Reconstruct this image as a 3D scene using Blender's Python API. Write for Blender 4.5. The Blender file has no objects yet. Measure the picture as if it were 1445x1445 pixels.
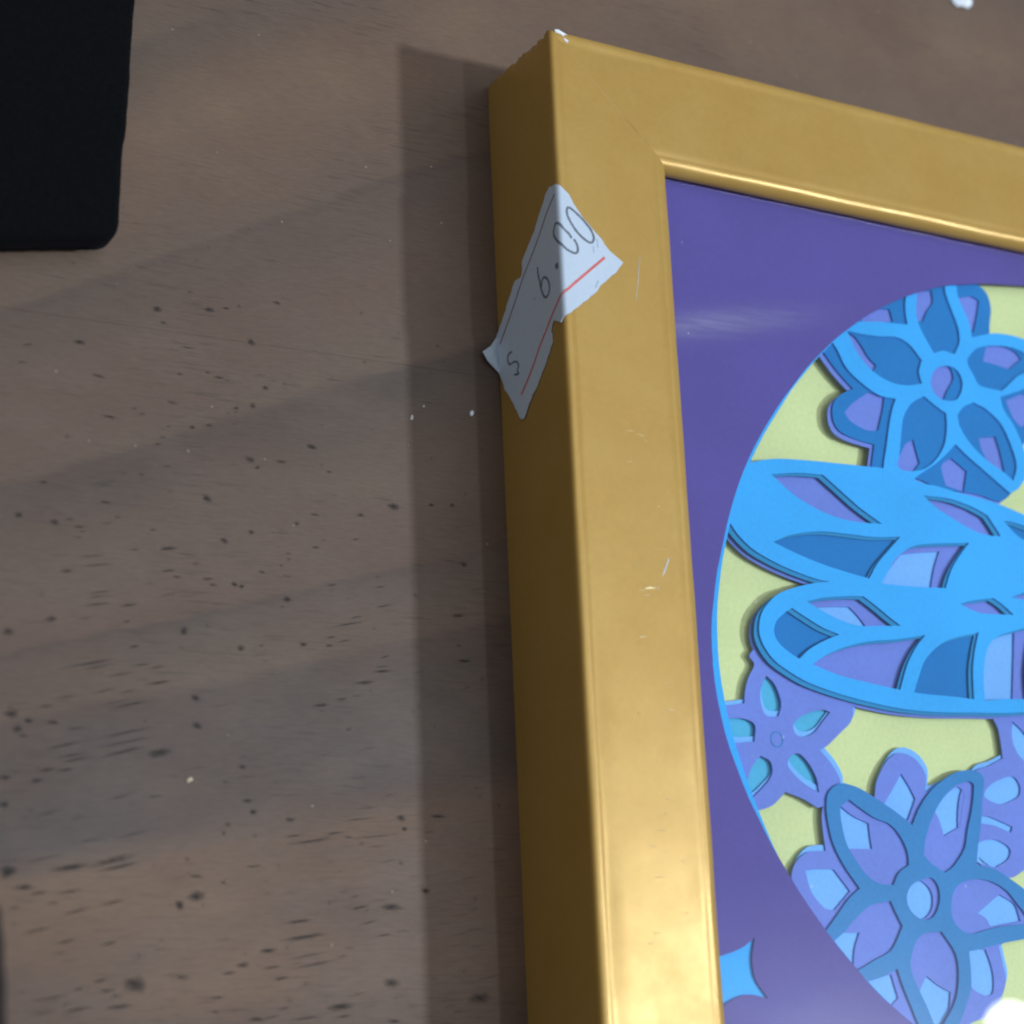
import bpy, bmesh, math, random
from mathutils import Vector, Matrix
from mathutils.geometry import tessellate_polygon

random.seed(7)
scene = bpy.context.scene
COL = scene.collection
MM = 0.001                     # every length below is in millimetres

# ------------------------------------------------------------------ camera
cam_data = bpy.data.cameras.new('camera')
cam = bpy.data.objects.new('camera', cam_data)
COL.objects.link(cam)
scene.camera = cam
cam_data.lens = 64.487
cam_data.sensor_width = 36.0
cam_data.clip_start = 0.01
cam_data.clip_end = 20.0
cam.matrix_world = Matrix((
    (0.87583422, -0.09127547, -0.47390211, -134.2049 * MM),
    (-0.04221887, 0.96369732, -0.26363810, -148.4026 * MM),
    (0.48076188, 0.25091088, 0.84018554, 239.7908 * MM),
    (0, 0, 0, 1)))
cam_data.dof.use_dof = True
cam_data.dof.focus_distance = 0.284
cam_data.dof.aperture_fstop = 17.0

# ------------------------------------------------------------------ light
world = bpy.data.worlds.new('World')
scene.world = world
world.use_nodes = True
wbg = world.node_tree.nodes['Background']
wbg.inputs['Color'].default_value = (0.93, 0.97, 1.02, 1)
wbg.inputs['Strength'].default_value = 0.335


def point_lamp(name, loc, watt, radius, color):
    d = bpy.data.lights.new(name, 'POINT')
    d.energy = watt
    d.shadow_soft_size = radius * MM
    d.color = color
    o = bpy.data.objects.new(name, d)
    o.location = Vector(loc) * MM
    COL.objects.link(o)
    return o


point_lamp('ceiling_bulb', (500, -470, 2190), 27.5, 34, (0.82, 0.95, 1.10))
point_lamp('ceiling_bulb', (935, -226, 1165), 56.0, 42, (0.82, 0.95, 1.10))
point_lamp('ceiling_bulb', (904, -173, 895), 0.7, 15, (0.95, 0.98, 1.02))
ad = bpy.data.lights.new('overhead_fill', 'AREA')  # added soft fill overhead, standing in for light bounced off the ceiling
ad.shape = 'RECTANGLE'
ad.size = 1.6
ad.size_y = 1.6
ad.energy = 13.0
ad.color = (0.84, 0.95, 1.08)
ao = bpy.data.objects.new('overhead_fill', ad)
ao.location = (0.55, 0.25, 2.1)
ao.rotation_euler = (0, math.radians(12), 0)
COL.objects.link(ao)

scene.view_settings.view_transform = 'Standard'
scene.view_settings.look = 'None'
scene.view_settings.exposure = 0.0
scene.view_settings.gamma = 1.0
scene.view_settings.use_curve_mapping = False
scene.render.engine = 'CYCLES'
scene.cycles.max_bounces = 8
scene.cycles.filter_width = 2.2
scene.cycles.transparent_max_bounces = 24
scene.cycles.caustics_reflective = False
scene.cycles.caustics_refractive = False

# ------------------------------------------------------------------ measured outlines (mm, x along the top rail, y up the left rail)
S = {
    'wing': [[32.3,-67.68],[34.74,-66.27],[39.76,-64.99],[45.45,-64.52],[51.67,-64.32],[58.0,-64.19],[63.98,-64.19],[71.05,-65.83],[74.12,-66.05],[78.84,-66.76],[86.08,-67.59],[93.1,-69.25],[105.62,-73.03],[115.77,-75.76],[112.6,-93.22],[100.8,-101.39],[87.73,-103.7],[75.92,-104.25],[68.93,-104.45],[62.14,-104.27],[55.56,-103.5],[49.16,-102.39],[42.93,-100.79],[38.92,-98.94],[36.58,-97.36],[34.94,-95.06],[34.51,-93.04],[35.16,-90.59],[36.59,-88.77],[38.85,-87.04],[42.38,-85.74],[45.91,-84.84],[49.09,-84.35,1],[46.85,-84.17],[42.64,-83.25],[38.51,-81.99],[34.48,-80.22],[31.78,-78.0],[30.3,-76.03],[28.02,-73.78]],
    'wing_h1': [[39.29,-67.58,1],[44.34,-66.83],[49.73,-66.56,1],[52.95,-68.8],[56.7,-71.38],[61.06,-73.74,1],[56.41,-73.91],[52.41,-73.62],[48.11,-72.57],[43.93,-70.8],[41.1,-68.91]],
    'wing_h2': [[38.54,-78.74,1],[42.4,-77.23],[47.71,-76.22],[53.02,-76.11],[58.85,-76.15],[64.73,-75.63,1],[61.78,-78.28],[59.21,-80.69],[57.33,-83.23,1],[53.6,-82.65],[48.0,-81.58],[42.95,-80.21]],
    'wing_h3': [[59.73,-83.84,1],[61.34,-81.79],[63.49,-79.24],[67.0,-77.1],[70.85,-76.29],[79.66,-75.35,1],[77.3,-77.73],[75.0,-80.54],[73.39,-83.63,1],[69.38,-83.78],[64.74,-83.91]],
    'wing_h4': [[70.62,-68.0,1],[76.25,-67.98],[80.98,-68.86],[84.48,-70.06,1],[85.72,-71.68],[87.03,-73.52,1],[84.2,-73.66],[80.4,-72.93],[75.83,-71.06],[73.13,-69.8]],
    'wing_h5': [[88.09,-70.77,1],[90.58,-70.85],[94.49,-71.66],[98.38,-72.87],[100.14,-74.68,1],[95.09,-74.33],[91.21,-73.31]],
    'wing_h6': [[44.21,-87.92,1],[47.39,-87.14],[51.83,-86.54],[55.71,-86.26,1],[58.35,-87.8],[60.85,-89.43],[62.88,-90.63,1],[58.41,-90.95],[54.38,-91.17],[50.51,-90.46],[47.58,-89.42]],
    'wing_h7': [[41.18,-89.15,1],[43.6,-90.38],[46.87,-91.92],[50.11,-92.84,1],[47.08,-94.0],[43.91,-95.58],[41.83,-97.21,1],[40.02,-96.31],[38.07,-94.88],[37.32,-93.21],[38.0,-91.44],[39.6,-90.12]],
    'wing_h8': [[44.29,-97.97,1],[47.26,-96.26],[51.78,-94.6],[56.77,-93.5],[61.77,-92.96],[67.94,-91.87,1],[65.73,-93.98],[63.52,-96.96],[61.5,-101.17,1],[58.11,-100.76],[53.77,-100.1],[49.49,-99.44]],
    'wing_h9': [[64.3,-101.47,1],[65.54,-99.0],[67.3,-96.05],[70.4,-93.53],[73.88,-92.05],[79.58,-90.72,1],[78.39,-93.62],[77.44,-96.96],[76.95,-102.01,1],[71.61,-101.74],[67.93,-101.66]],
    'wing_h10': [[79.29,-102.16,1],[79.47,-98.67],[80.35,-94.98],[81.94,-92.31],[85.1,-90.64],[92.81,-88.66,1],[91.14,-92.9],[90.05,-96.68],[89.79,-101.49,1],[83.43,-101.7]],
    'wing_h11': [[76.13,-86.1,1],[78.61,-85.41],[83.67,-84.57,1],[85.62,-85.56],[87.92,-87.21,1],[84.62,-87.31],[80.73,-87.39],[78.4,-86.91]],
    'wing_h12': [[87.8,-84.16,1],[90.94,-83.11],[94.8,-82.44,1],[97.12,-83.81],[99.44,-85.18,1],[93.45,-84.64]],
    'wingwin_h3': [[59.6,-84.42,1],[62.77,-80.9],[65.4,-78.29,1],[69.2,-77.68],[73.76,-77.11,1],[72.12,-80.53],[70.93,-84.14,1]],
    'wingwin_h6': [[45.66,-88.56,1],[49.83,-88.17],[53.46,-87.95,1],[54.99,-89.24],[56.37,-90.76,1],[55.59,-91.7],[49.55,-90.66]],
    'wingwin_h10': [[79.0,-102.52,1],[80.12,-94.8],[83.5,-91.47],[88.51,-90.04,1],[87.75,-94.38],[86.28,-102.03,1]],
    'fa': [[83.41,-26.96,1],[83.46,-30.25],[84.19,-32.19],[85.33,-34.88],[85.68,-37.68,1],[88.07,-36.93],[91.25,-36.13],[95.93,-35.99],[101.03,-36.91],[105.4,-39.42,1],[102.27,-42.34],[96.76,-45.73],[90.75,-48.05,1],[91.18,-50.29],[93.28,-53.24],[94.94,-57.45],[95.15,-61.01],[92.58,-64.44],[90.37,-65.64,1],[88.54,-64.45],[84.91,-62.1],[81.29,-59.76],[79.08,-58.06,1],[74.71,-61.65],[70.55,-64.2],[66.96,-66.47],[62.25,-66.95],[62.63,-63.91],[63.83,-59.8],[64.69,-56.65],[65.79,-53.44],[66.79,-51.46,1],[63.24,-51.25],[59.72,-49.59],[56.76,-47.3],[55.25,-44.43],[54.09,-42.47],[54.51,-38.72],[60.56,-38.52],[63.91,-38.01],[67.75,-37.72],[71.14,-37.49,1],[71.02,-34.62],[71.59,-32.13],[74.87,-27.54]],
    'fa_p1': [[74.39,-30.47],[73.4,-35.06],[73.82,-37.41],[75.19,-40.01],[76.4,-41.91,1],[78.71,-41.19],[81.14,-41.49,1],[82.64,-38.94],[82.64,-36.1],[81.57,-33.0],[80.7,-30.28],[80.27,-27.89],[76.72,-28.46]],
    'fa_p2': [[57.62,-40.6,1],[60.76,-40.72],[64.54,-40.56],[68.39,-40.2],[71.15,-41.19],[73.49,-43.63,1],[72.56,-45.93],[73.02,-47.92,1],[69.22,-48.73],[65.47,-48.45],[61.91,-46.79],[59.42,-44.22]],
    'fa_p3': [[73.11,-50.18,1],[75.58,-51.64],[77.72,-52.74,1],[77.54,-55.12],[76.61,-58.34],[74.28,-61.31],[71.14,-63.37],[67.27,-64.05],[65.71,-63.39],[66.29,-61.42],[67.11,-57.89],[67.99,-54.71],[70.0,-51.94]],
    'fa_p4': [[84.19,-49.88,1],[87.06,-50.8],[90.23,-53.21],[92.14,-57.37],[92.68,-60.48],[91.49,-63.25,1],[88.96,-61.67],[85.7,-60.06],[82.58,-57.66],[80.52,-54.76],[80.23,-52.63,1],[81.78,-51.06]],
    'fa_p5': [[101.03,-40.23,1],[97.83,-38.9],[94.55,-38.25],[90.38,-38.56],[86.67,-39.57],[84.38,-41.52],[83.95,-42.79],[84.94,-44.66],[86.18,-46.51],[91.18,-46.9,1],[92.91,-45.63],[95.27,-43.69],[97.24,-42.68]],
    'fa_c': [[78.98,-43.87],[81.46,-44.53],[82.23,-46.83],[80.75,-49.6],[78.1,-50.34],[75.85,-49.64],[74.96,-47.59],[76.22,-45.04]],
    'fab': [[84.3,-26.28],[89.0,-27.26],[90.84,-28.76],[91.33,-31.38],[90.69,-33.96],[90.22,-36.5,1],[96.16,-36.46],[101.13,-38.24],[103.97,-40.34],[98.99,-45.13,1],[99.39,-49.17],[97.55,-54.25],[95.19,-56.13,1],[93.73,-62.26],[90.66,-65.72],[87.93,-67.24],[83.08,-66.47],[74.38,-66.2],[70.24,-65.1],[60.34,-64.06,1],[61.42,-60.05,1],[56.99,-59.43],[54.37,-58.53],[53.21,-56.79],[53.42,-54.12],[55.08,-52.2],[58.01,-50.67,1],[55.5,-48.51],[53.07,-45.78],[51.52,-43.31],[50.94,-40.31],[57.06,-34.69],[67.16,-29.09],[77.3,-26.2]],
    'fab_p1': [[73.48,-30.9,1],[77.77,-30.05,1],[77.73,-32.26],[76.25,-34.11],[74.98,-36.24,1],[73.31,-35.96]],
    'fab_p2': [[56.58,-41.02],[59.12,-41.04],[60.79,-42.75],[61.98,-44.53],[63.55,-45.87,1],[62.72,-46.96,1],[59.9,-46.38],[57.39,-44.01]],
    'fab_p3': [[65.58,-62.93],[66.72,-61.28],[68.16,-59.21],[70.05,-58.15,1],[70.41,-60.11],[70.9,-62.24,1],[68.95,-64.09],[66.54,-64.53]],
    'fab_p4': [[84.83,-56.13,1],[88.79,-55.43,1],[89.51,-58.36],[89.78,-62.28],[87.33,-61.16],[85.43,-58.82]],
    'fab_p5': [[89.11,-38.79,1],[92.79,-38.18],[95.81,-38.78],[97.28,-40.02,1],[93.96,-42.41,1],[90.69,-41.96],[87.92,-41.73,1]],
    'fab_c': [[78.44,-43.44],[80.09,-44.01],[80.56,-45.94],[78.72,-48.57],[77.5,-50.31],[75.57,-50.16],[74.66,-47.91],[75.78,-45.0]],
    'fab_tr': [[83.71,-30.5,1],[86.87,-29.68],[88.68,-30.22,1],[87.96,-32.73],[86.48,-36.64,1],[85.52,-35.55],[84.9,-32.78]],
    'fab_tl': [[61.37,-37.77,1],[65.43,-35.45],[67.77,-35.09,1],[68.22,-37.25,1],[64.16,-38.14],[61.26,-38.77,1]],
    'fab_ll': [[55.66,-55.16,1],[57.71,-53.2],[61.22,-50.91,1],[64.75,-51.07,1],[63.88,-53.96],[62.52,-57.49,1],[59.95,-57.68],[56.87,-56.53]],
    'fab_b': [[75.64,-62.22],[78.05,-60.53,1],[81.28,-62.59,1],[80.07,-66.31,1],[76.14,-65.63,1]],
    'fab_r': [[92.27,-48.44,1],[96.93,-46.63],[98.46,-48.47],[96.23,-52.79],[93.8,-51.88]],
    'fb': [[61.72,-122.51,1],[63.91,-119.34],[66.99,-116.53],[70.94,-114.36],[73.81,-113.62],[76.58,-113.76],[77.71,-115.08],[76.84,-118.44],[76.1,-121.94],[74.8,-126.11],[74.2,-128.69,1],[77.59,-129.2],[81.07,-130.94],[84.94,-133.38],[87.3,-136.51],[87.39,-138.92],[84.36,-140.07],[78.17,-140.87],[73.47,-141.65],[70.7,-141.99,1],[70.66,-144.47],[70.41,-147.21],[69.38,-149.38],[67.11,-152.87],[62.9,-156.71],[60.92,-155.35],[59.13,-152.56],[58.18,-150.25],[56.84,-146.96],[55.99,-144.26,1],[53.21,-145.31],[49.54,-146.07],[44.65,-147.12],[40.14,-143.53],[38.79,-140.98],[42.73,-138.52],[45.49,-135.99],[47.83,-133.75],[50.12,-132.2,1],[47.55,-128.85],[45.82,-125.57],[45.14,-122.28],[45.09,-119.63],[45.78,-117.62],[48.13,-116.3],[51.49,-116.84],[54.77,-118.4],[58.46,-120.38]],
    'fb_q1': [[47.64,-119.93,1],[49.56,-118.73,1],[51.96,-120.2],[54.39,-121.51],[57.32,-122.49],[59.26,-124.49],[60.28,-126.84],[60.26,-128.69,1],[58.14,-129.86],[56.82,-131.74,1],[54.05,-131.5],[51.64,-130.17],[49.78,-127.87],[48.35,-125.56],[47.67,-122.26]],
    'fb_q2': [[71.61,-116.09],[74.48,-115.43],[75.42,-116.01],[74.59,-119.52],[73.17,-123.01],[72.04,-126.12],[69.38,-128.86],[67.44,-129.87,1],[64.93,-128.52],[63.47,-127.17,1],[64.09,-124.8],[65.89,-121.37],[68.58,-118.23]],
    'fb_q3': [[68.55,-133.25],[70.36,-131.58],[73.65,-130.91],[76.82,-131.26],[79.87,-132.65],[81.9,-134.73],[83.69,-136.81],[83.98,-138.01,1],[78.56,-138.27],[75.26,-138.72],[71.53,-139.33],[68.97,-138.29],[67.91,-136.27]],
    'fb_q4': [[60.32,-140.13],[62.2,-139.11],[65.54,-138.9,1],[67.79,-141.99],[68.21,-144.74],[67.46,-148.17],[66.17,-150.41],[64.09,-152.75],[62.99,-154.48],[62.14,-152.68],[61.17,-150.23],[59.9,-147.64],[58.83,-145.21],[58.65,-143.58],[59.32,-141.74]],
    'fb_q5': [[46.45,-138.58],[48.76,-136.68],[51.94,-134.77],[55.96,-134.15,1],[56.57,-135.47],[57.82,-137.95,1],[56.43,-140.05],[54.94,-141.65],[51.82,-142.87],[49.16,-143.99],[46.56,-144.81,1],[44.22,-143.64],[42.42,-141.38],[43.99,-140.14]],
    'fb_c': [[62.16,-131.04],[64.64,-130.71],[65.86,-132.23],[65.68,-134.57],[64.06,-136.72],[61.61,-136.92],[59.61,-135.51],[59.21,-133.52],[60.29,-131.86]],
    'fbb': [[54.1,-119.12],[55.73,-115.69],[57.93,-112.73],[60.11,-111.29],[62.34,-111.29],[64.53,-112.45],[65.87,-114.6],[65.39,-117.21,1],[70.59,-115.72],[76.03,-114.9],[75.82,-121.21],[74.59,-128.14],[77.76,-130.21],[84.16,-134.38],[84.99,-138.18],[77.41,-141.27,1],[77.83,-144.04],[78.1,-146.53],[76.79,-149.12],[74.13,-151.67],[69.92,-152.82],[63.37,-155.45],[56.4,-156.1],[48.5,-151.97],[41.79,-145.77],[39.06,-140.97],[40.61,-137.83],[41.16,-136.56],[39.32,-134.61],[37.84,-132.36],[37.67,-130.11],[38.76,-128.18],[40.96,-126.77],[44.52,-126.53,1],[44.3,-123.58],[44.46,-120.6],[45.91,-117.75],[48.34,-116.86]],
    'fbb_q1': [[47.44,-119.22,1],[50.41,-121.19],[53.37,-122.32,1],[53.4,-124.17],[53.59,-126.23,1],[48.98,-126.19,1],[47.8,-123.55]],
    'fbb_q2': [[66.83,-119.95,1],[69.89,-117.47],[72.35,-116.31],[73.49,-117.41],[72.82,-119.51],[71.92,-122.64,1],[68.35,-124.12,1],[67.73,-121.65]],
    'fbb_q3': [[73.76,-136.15,1],[78.7,-133.3,1],[81.73,-134.87],[82.64,-137.52,1],[76.1,-138.31,1],[75.37,-137.02]],
    'fbb_q4': [[61.92,-145.44,1],[64.09,-146.91],[66.49,-148.06,1],[65.77,-150.71],[64.02,-153.88],[62.03,-152.51],[60.9,-149.56],[60.25,-147.93]],
    'fbb_q5': [[42.75,-140.73],[45.87,-138.68,1],[49.63,-138.77,1],[48.43,-141.17],[47.74,-144.19],[46.78,-145.28],[43.67,-143.61]],
    'fbb_r1': [[60.83,-114.38,1],[62.33,-116.58],[63.26,-118.35,1],[62.33,-120.01],[60.74,-122.08],[58.74,-120.4],[56.67,-119.41,1],[58.73,-117.0]],
    'fbb_r2': [[40.27,-129.47,1],[42.77,-129.25],[45.76,-129.31,1],[48.54,-132.59,1],[45.21,-135.39,1],[43.38,-135.04],[41.16,-132.7]],
    'fbb_r3': [[49.16,-146.3],[55.02,-145.03,1],[55.98,-148.59,1],[54.44,-149.72,1],[51.52,-147.65]],
    'fbb_r4': [[70.8,-141.87],[74.58,-141.82,1],[75.31,-143.98],[75.62,-146.19],[75.06,-148.47],[73.54,-148.88,1],[70.72,-147.21]],
    'fbb_c': [[62.46,-131.01],[64.1,-132.02],[64.79,-133.54],[64.3,-135.54],[62.58,-136.84],[60.65,-136.49],[59.11,-134.82],[59.58,-132.83],[60.85,-131.5]],
    'fc': [[36.3,-95.13],[33.04,-96.85],[33.8,-98.34],[32.5,-100.44],[31.69,-102.5],[31.39,-104.45,1],[27.22,-105.09,1],[25.29,-108.86],[26.31,-115.36],[29.39,-120.81],[32.01,-120.67],[35.12,-119.81],[37.78,-117.73,1],[40.98,-118.73],[43.76,-120.08,1],[46.84,-118.9],[48.48,-116.35],[48.14,-114.85],[47.05,-113.19],[45.06,-111.15,1],[46.73,-110.32],[49.3,-108.36],[51.58,-106.56],[52.32,-104.64],[51.71,-102.41],[41.6,-100.81]],
    'fc_a': [[35.92,-99.93,1],[37.37,-101.22],[38.21,-103.22],[38.27,-104.74],[37.62,-106.18,1],[35.43,-106.2],[34.55,-104.72],[34.57,-102.36]],
    'fc_b': [[40.28,-107.49],[41.89,-106.08],[44.53,-105.12],[46.69,-104.87],[47.72,-105.17,1],[46.05,-106.77],[44.16,-108.54],[41.98,-109.22],[40.68,-108.83]],
    'fc_c': [[27.64,-107.12],[30.28,-106.76],[32.28,-107.12],[33.1,-107.92],[32.71,-110.26,1],[28.74,-110.45],[27.66,-109.1]],
    'fc_d': [[30.46,-117.87],[31.58,-114.58],[33.61,-112.32,1],[35.37,-113.16],[35.62,-114.81],[34.43,-116.48],[31.17,-118.9]],
    'fc_e': [[38.62,-113.57],[39.38,-112.22],[40.88,-111.81],[42.43,-112.97],[43.86,-115.28],[44.23,-117.71,1],[41.64,-116.5],[39.71,-115.04]],
    'fd': [[81.83,-104.35],[82.47,-106.5],[82.68,-108.3],[82.78,-111.42,1],[79.4,-112.76],[76.2,-113.73],[72.61,-117.77],[71.63,-124.72],[74.82,-128.14],[78.67,-130.38],[81.91,-130.63],[84.7,-129.42,1],[90.32,-128.83],[96.02,-120.97],[97.35,-110.03],[94.36,-103.86]],
    'fd_a': [[78.36,-116.61],[80.44,-115.33],[84.41,-114.28],[85.87,-115.75],[85.35,-117.55],[81.33,-118.89],[77.94,-117.85]],
    'fd_b': [[85.81,-105.11,1],[88.19,-107.03],[89.51,-109.53],[88.62,-112.09],[86.4,-110.71],[85.34,-108.21]],
    'fd_c': [[75.22,-125.38],[78.6,-124.57],[81.3,-125.35],[82.23,-126.39],[81.4,-127.79],[78.63,-129.07,1],[74.58,-128.21,1]],
    'fd_d': [[76.35,-120.79,1],[78.65,-121.0],[83.24,-122.53,1],[82.77,-123.49,1],[79.39,-122.4],[76.18,-121.98,1]],
    'star': [[29.0,-139.22,1],[28.23,-142.35],[28.63,-145.13],[30.59,-147.85,1],[27.47,-147.17],[24.74,-147.59],[22.36,-148.72],[21.14,-149.73,1],[21.35,-147.33],[21.2,-144.61],[19.9,-142.16,1],[22.98,-141.62],[26.53,-140.62]],
    'ringc': [[36.93,-109.79]],
    'oval': [111.23,-96.67,85.49,71.96],
    'oval_r': [[100,0.9933],[106,1.0008],[112,1.0085],[118,1.0084],[124,1.0058],[130,1.0017],[136,0.9971],[142,0.9925],[148,0.9916],[154,0.9928],[160,0.9932],[166,0.9939],[172,0.9999],[178,1.0067],[184,1.0091],[190,1.008],[196,1.0027],[202,0.9976],[208,0.9946],[214,0.9942],[220,0.9956],[226,1.0001]],
    'ring_r': [[134,0.9949],[140,0.9894],[146,0.9842],[152,0.9844],[158,0.9848],[164,0.9847],[170,0.9874],[176,0.9907],[182,0.9918],[188,0.9906],[194,0.9879],[200,0.9886],[206,0.9924],[212,0.9918],[218,0.9917],[224,0.9947],[230,0.9986]],
    'flap': [[-0.22,-44.2,0.05],[-2.0,-46.43,0.99],[-3.6,-47.68,1.23],[-2.7,-49.09,1.14],[-0.22,-50.79,0.49]],
    'sticker': {"outline":[[0.49,-26.99],[0.96,-27.37],[1.86,-28.08],[2.55,-29.56],[3.87,-31.23],[4.9,-32.36],[5.64,-33.1],[7.29,-34.64],[7.63,-35.39],[8.45,-36.27],[9.51,-37.11],[10.73,-38.0],[9.49,-39.74],[7.97,-41.15],[6.64,-42.23],[5.94,-43.35],[4.61,-44.56],[5.97,-43.26],[4.05,-45.0],[2.32,-46.55],[-0.85,-48.91],[-1.9,-48.24],[-2.85,-47.93],[-3.55,-48.43],[-3.9,-49.2],[-3.6,-49.91],[-3.65,-51.24],[-5.79,-53.5],[-8.3,-55.95],[-11.42,-58.26],[-13.07,-60.3],[-13.8,-60.25],[-14.48,-59.56],[-15.13,-58.45],[-15.53,-57.94],[-16.58,-56.16],[-17.53,-54.93],[-18.5,-53.84],[-19.27,-52.04],[-20.08,-50.68],[-20.29,-47.63],[-20.41,-44.28],[-18.45,-42.45],[-16.67,-40.29],[-13.79,-37.19],[-11.95,-37.38],[-11.45,-36.53],[-11.54,-35.01],[-10.35,-33.84],[-7.32,-31.5],[-5.77,-29.77],[-3.44,-26.91],[-2.15,-26.28],[-0.28,-26.54]],"zero_b":[[1.28,-31.26],[1.4,-30.51],[1.88,-30.35],[2.64,-30.79],[3.69,-31.55],[4.58,-32.41],[5.46,-33.43],[5.86,-34.67],[5.41,-35.48],[4.56,-35.34],[3.35,-34.53],[2.33,-33.4],[1.54,-32.09],[1.28,-31.26]],"zero_a":[[1.9,-35.37],[1.47,-34.72],[0.58,-34.01],[0.13,-33.4],[-0.36,-32.98],[-1.04,-33.06],[-1.51,-34.32],[-0.87,-35.45],[0.57,-37.05],[1.31,-37.49],[2.38,-37.74],[2.88,-37.22],[2.78,-36.23],[2.28,-35.44]],"dot":[[-1.51,-39.82],[-1.02,-39.72],[-0.62,-39.67]],"six":[[-6.79,-37.68],[-6.75,-38.8],[-6.34,-40.27],[-6.05,-41.54],[-5.37,-42.96],[-4.6,-43.46],[-3.74,-42.99],[-3.51,-41.93],[-4.07,-40.7],[-4.96,-40.07],[-5.67,-40.38],[-5.89,-41.31]],"speck":[[-8.26,-42.17],[-8.12,-42.51]],"dollar":[[-15.6,-48.54],[-16.67,-48.56],[-17.13,-49.26],[-16.61,-50.29],[-15.31,-50.34],[-14.29,-50.69],[-13.87,-51.44],[-14.35,-52.05],[-13.93,-52.7],[-15.34,-52.44]],"red_a":[[7.57,-37.59],[4.73,-40.16],[1.93,-42.7],[0.62,-43.91],[-2.93,-46.7],[-5.34,-48.84],[-7.21,-50.45],[-10.42,-53.75],[-13.45,-56.32]],"maroon":[[-0.7,-28.09],[-2.16,-29.23],[-3.64,-30.51],[-6.08,-33.04],[-8.81,-35.49],[-11.26,-37.64],[-14.43,-41.12],[-17.69,-44.45],[-19.38,-46.06]],"crease_a":[[6.41,-34.72],[6.48,-36.17]],"crease_b":[[5.66,-42.82],[6.21,-41.58]],"crease_c":[[5.7,-36.01],[5.7,-37.18]]},
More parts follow.
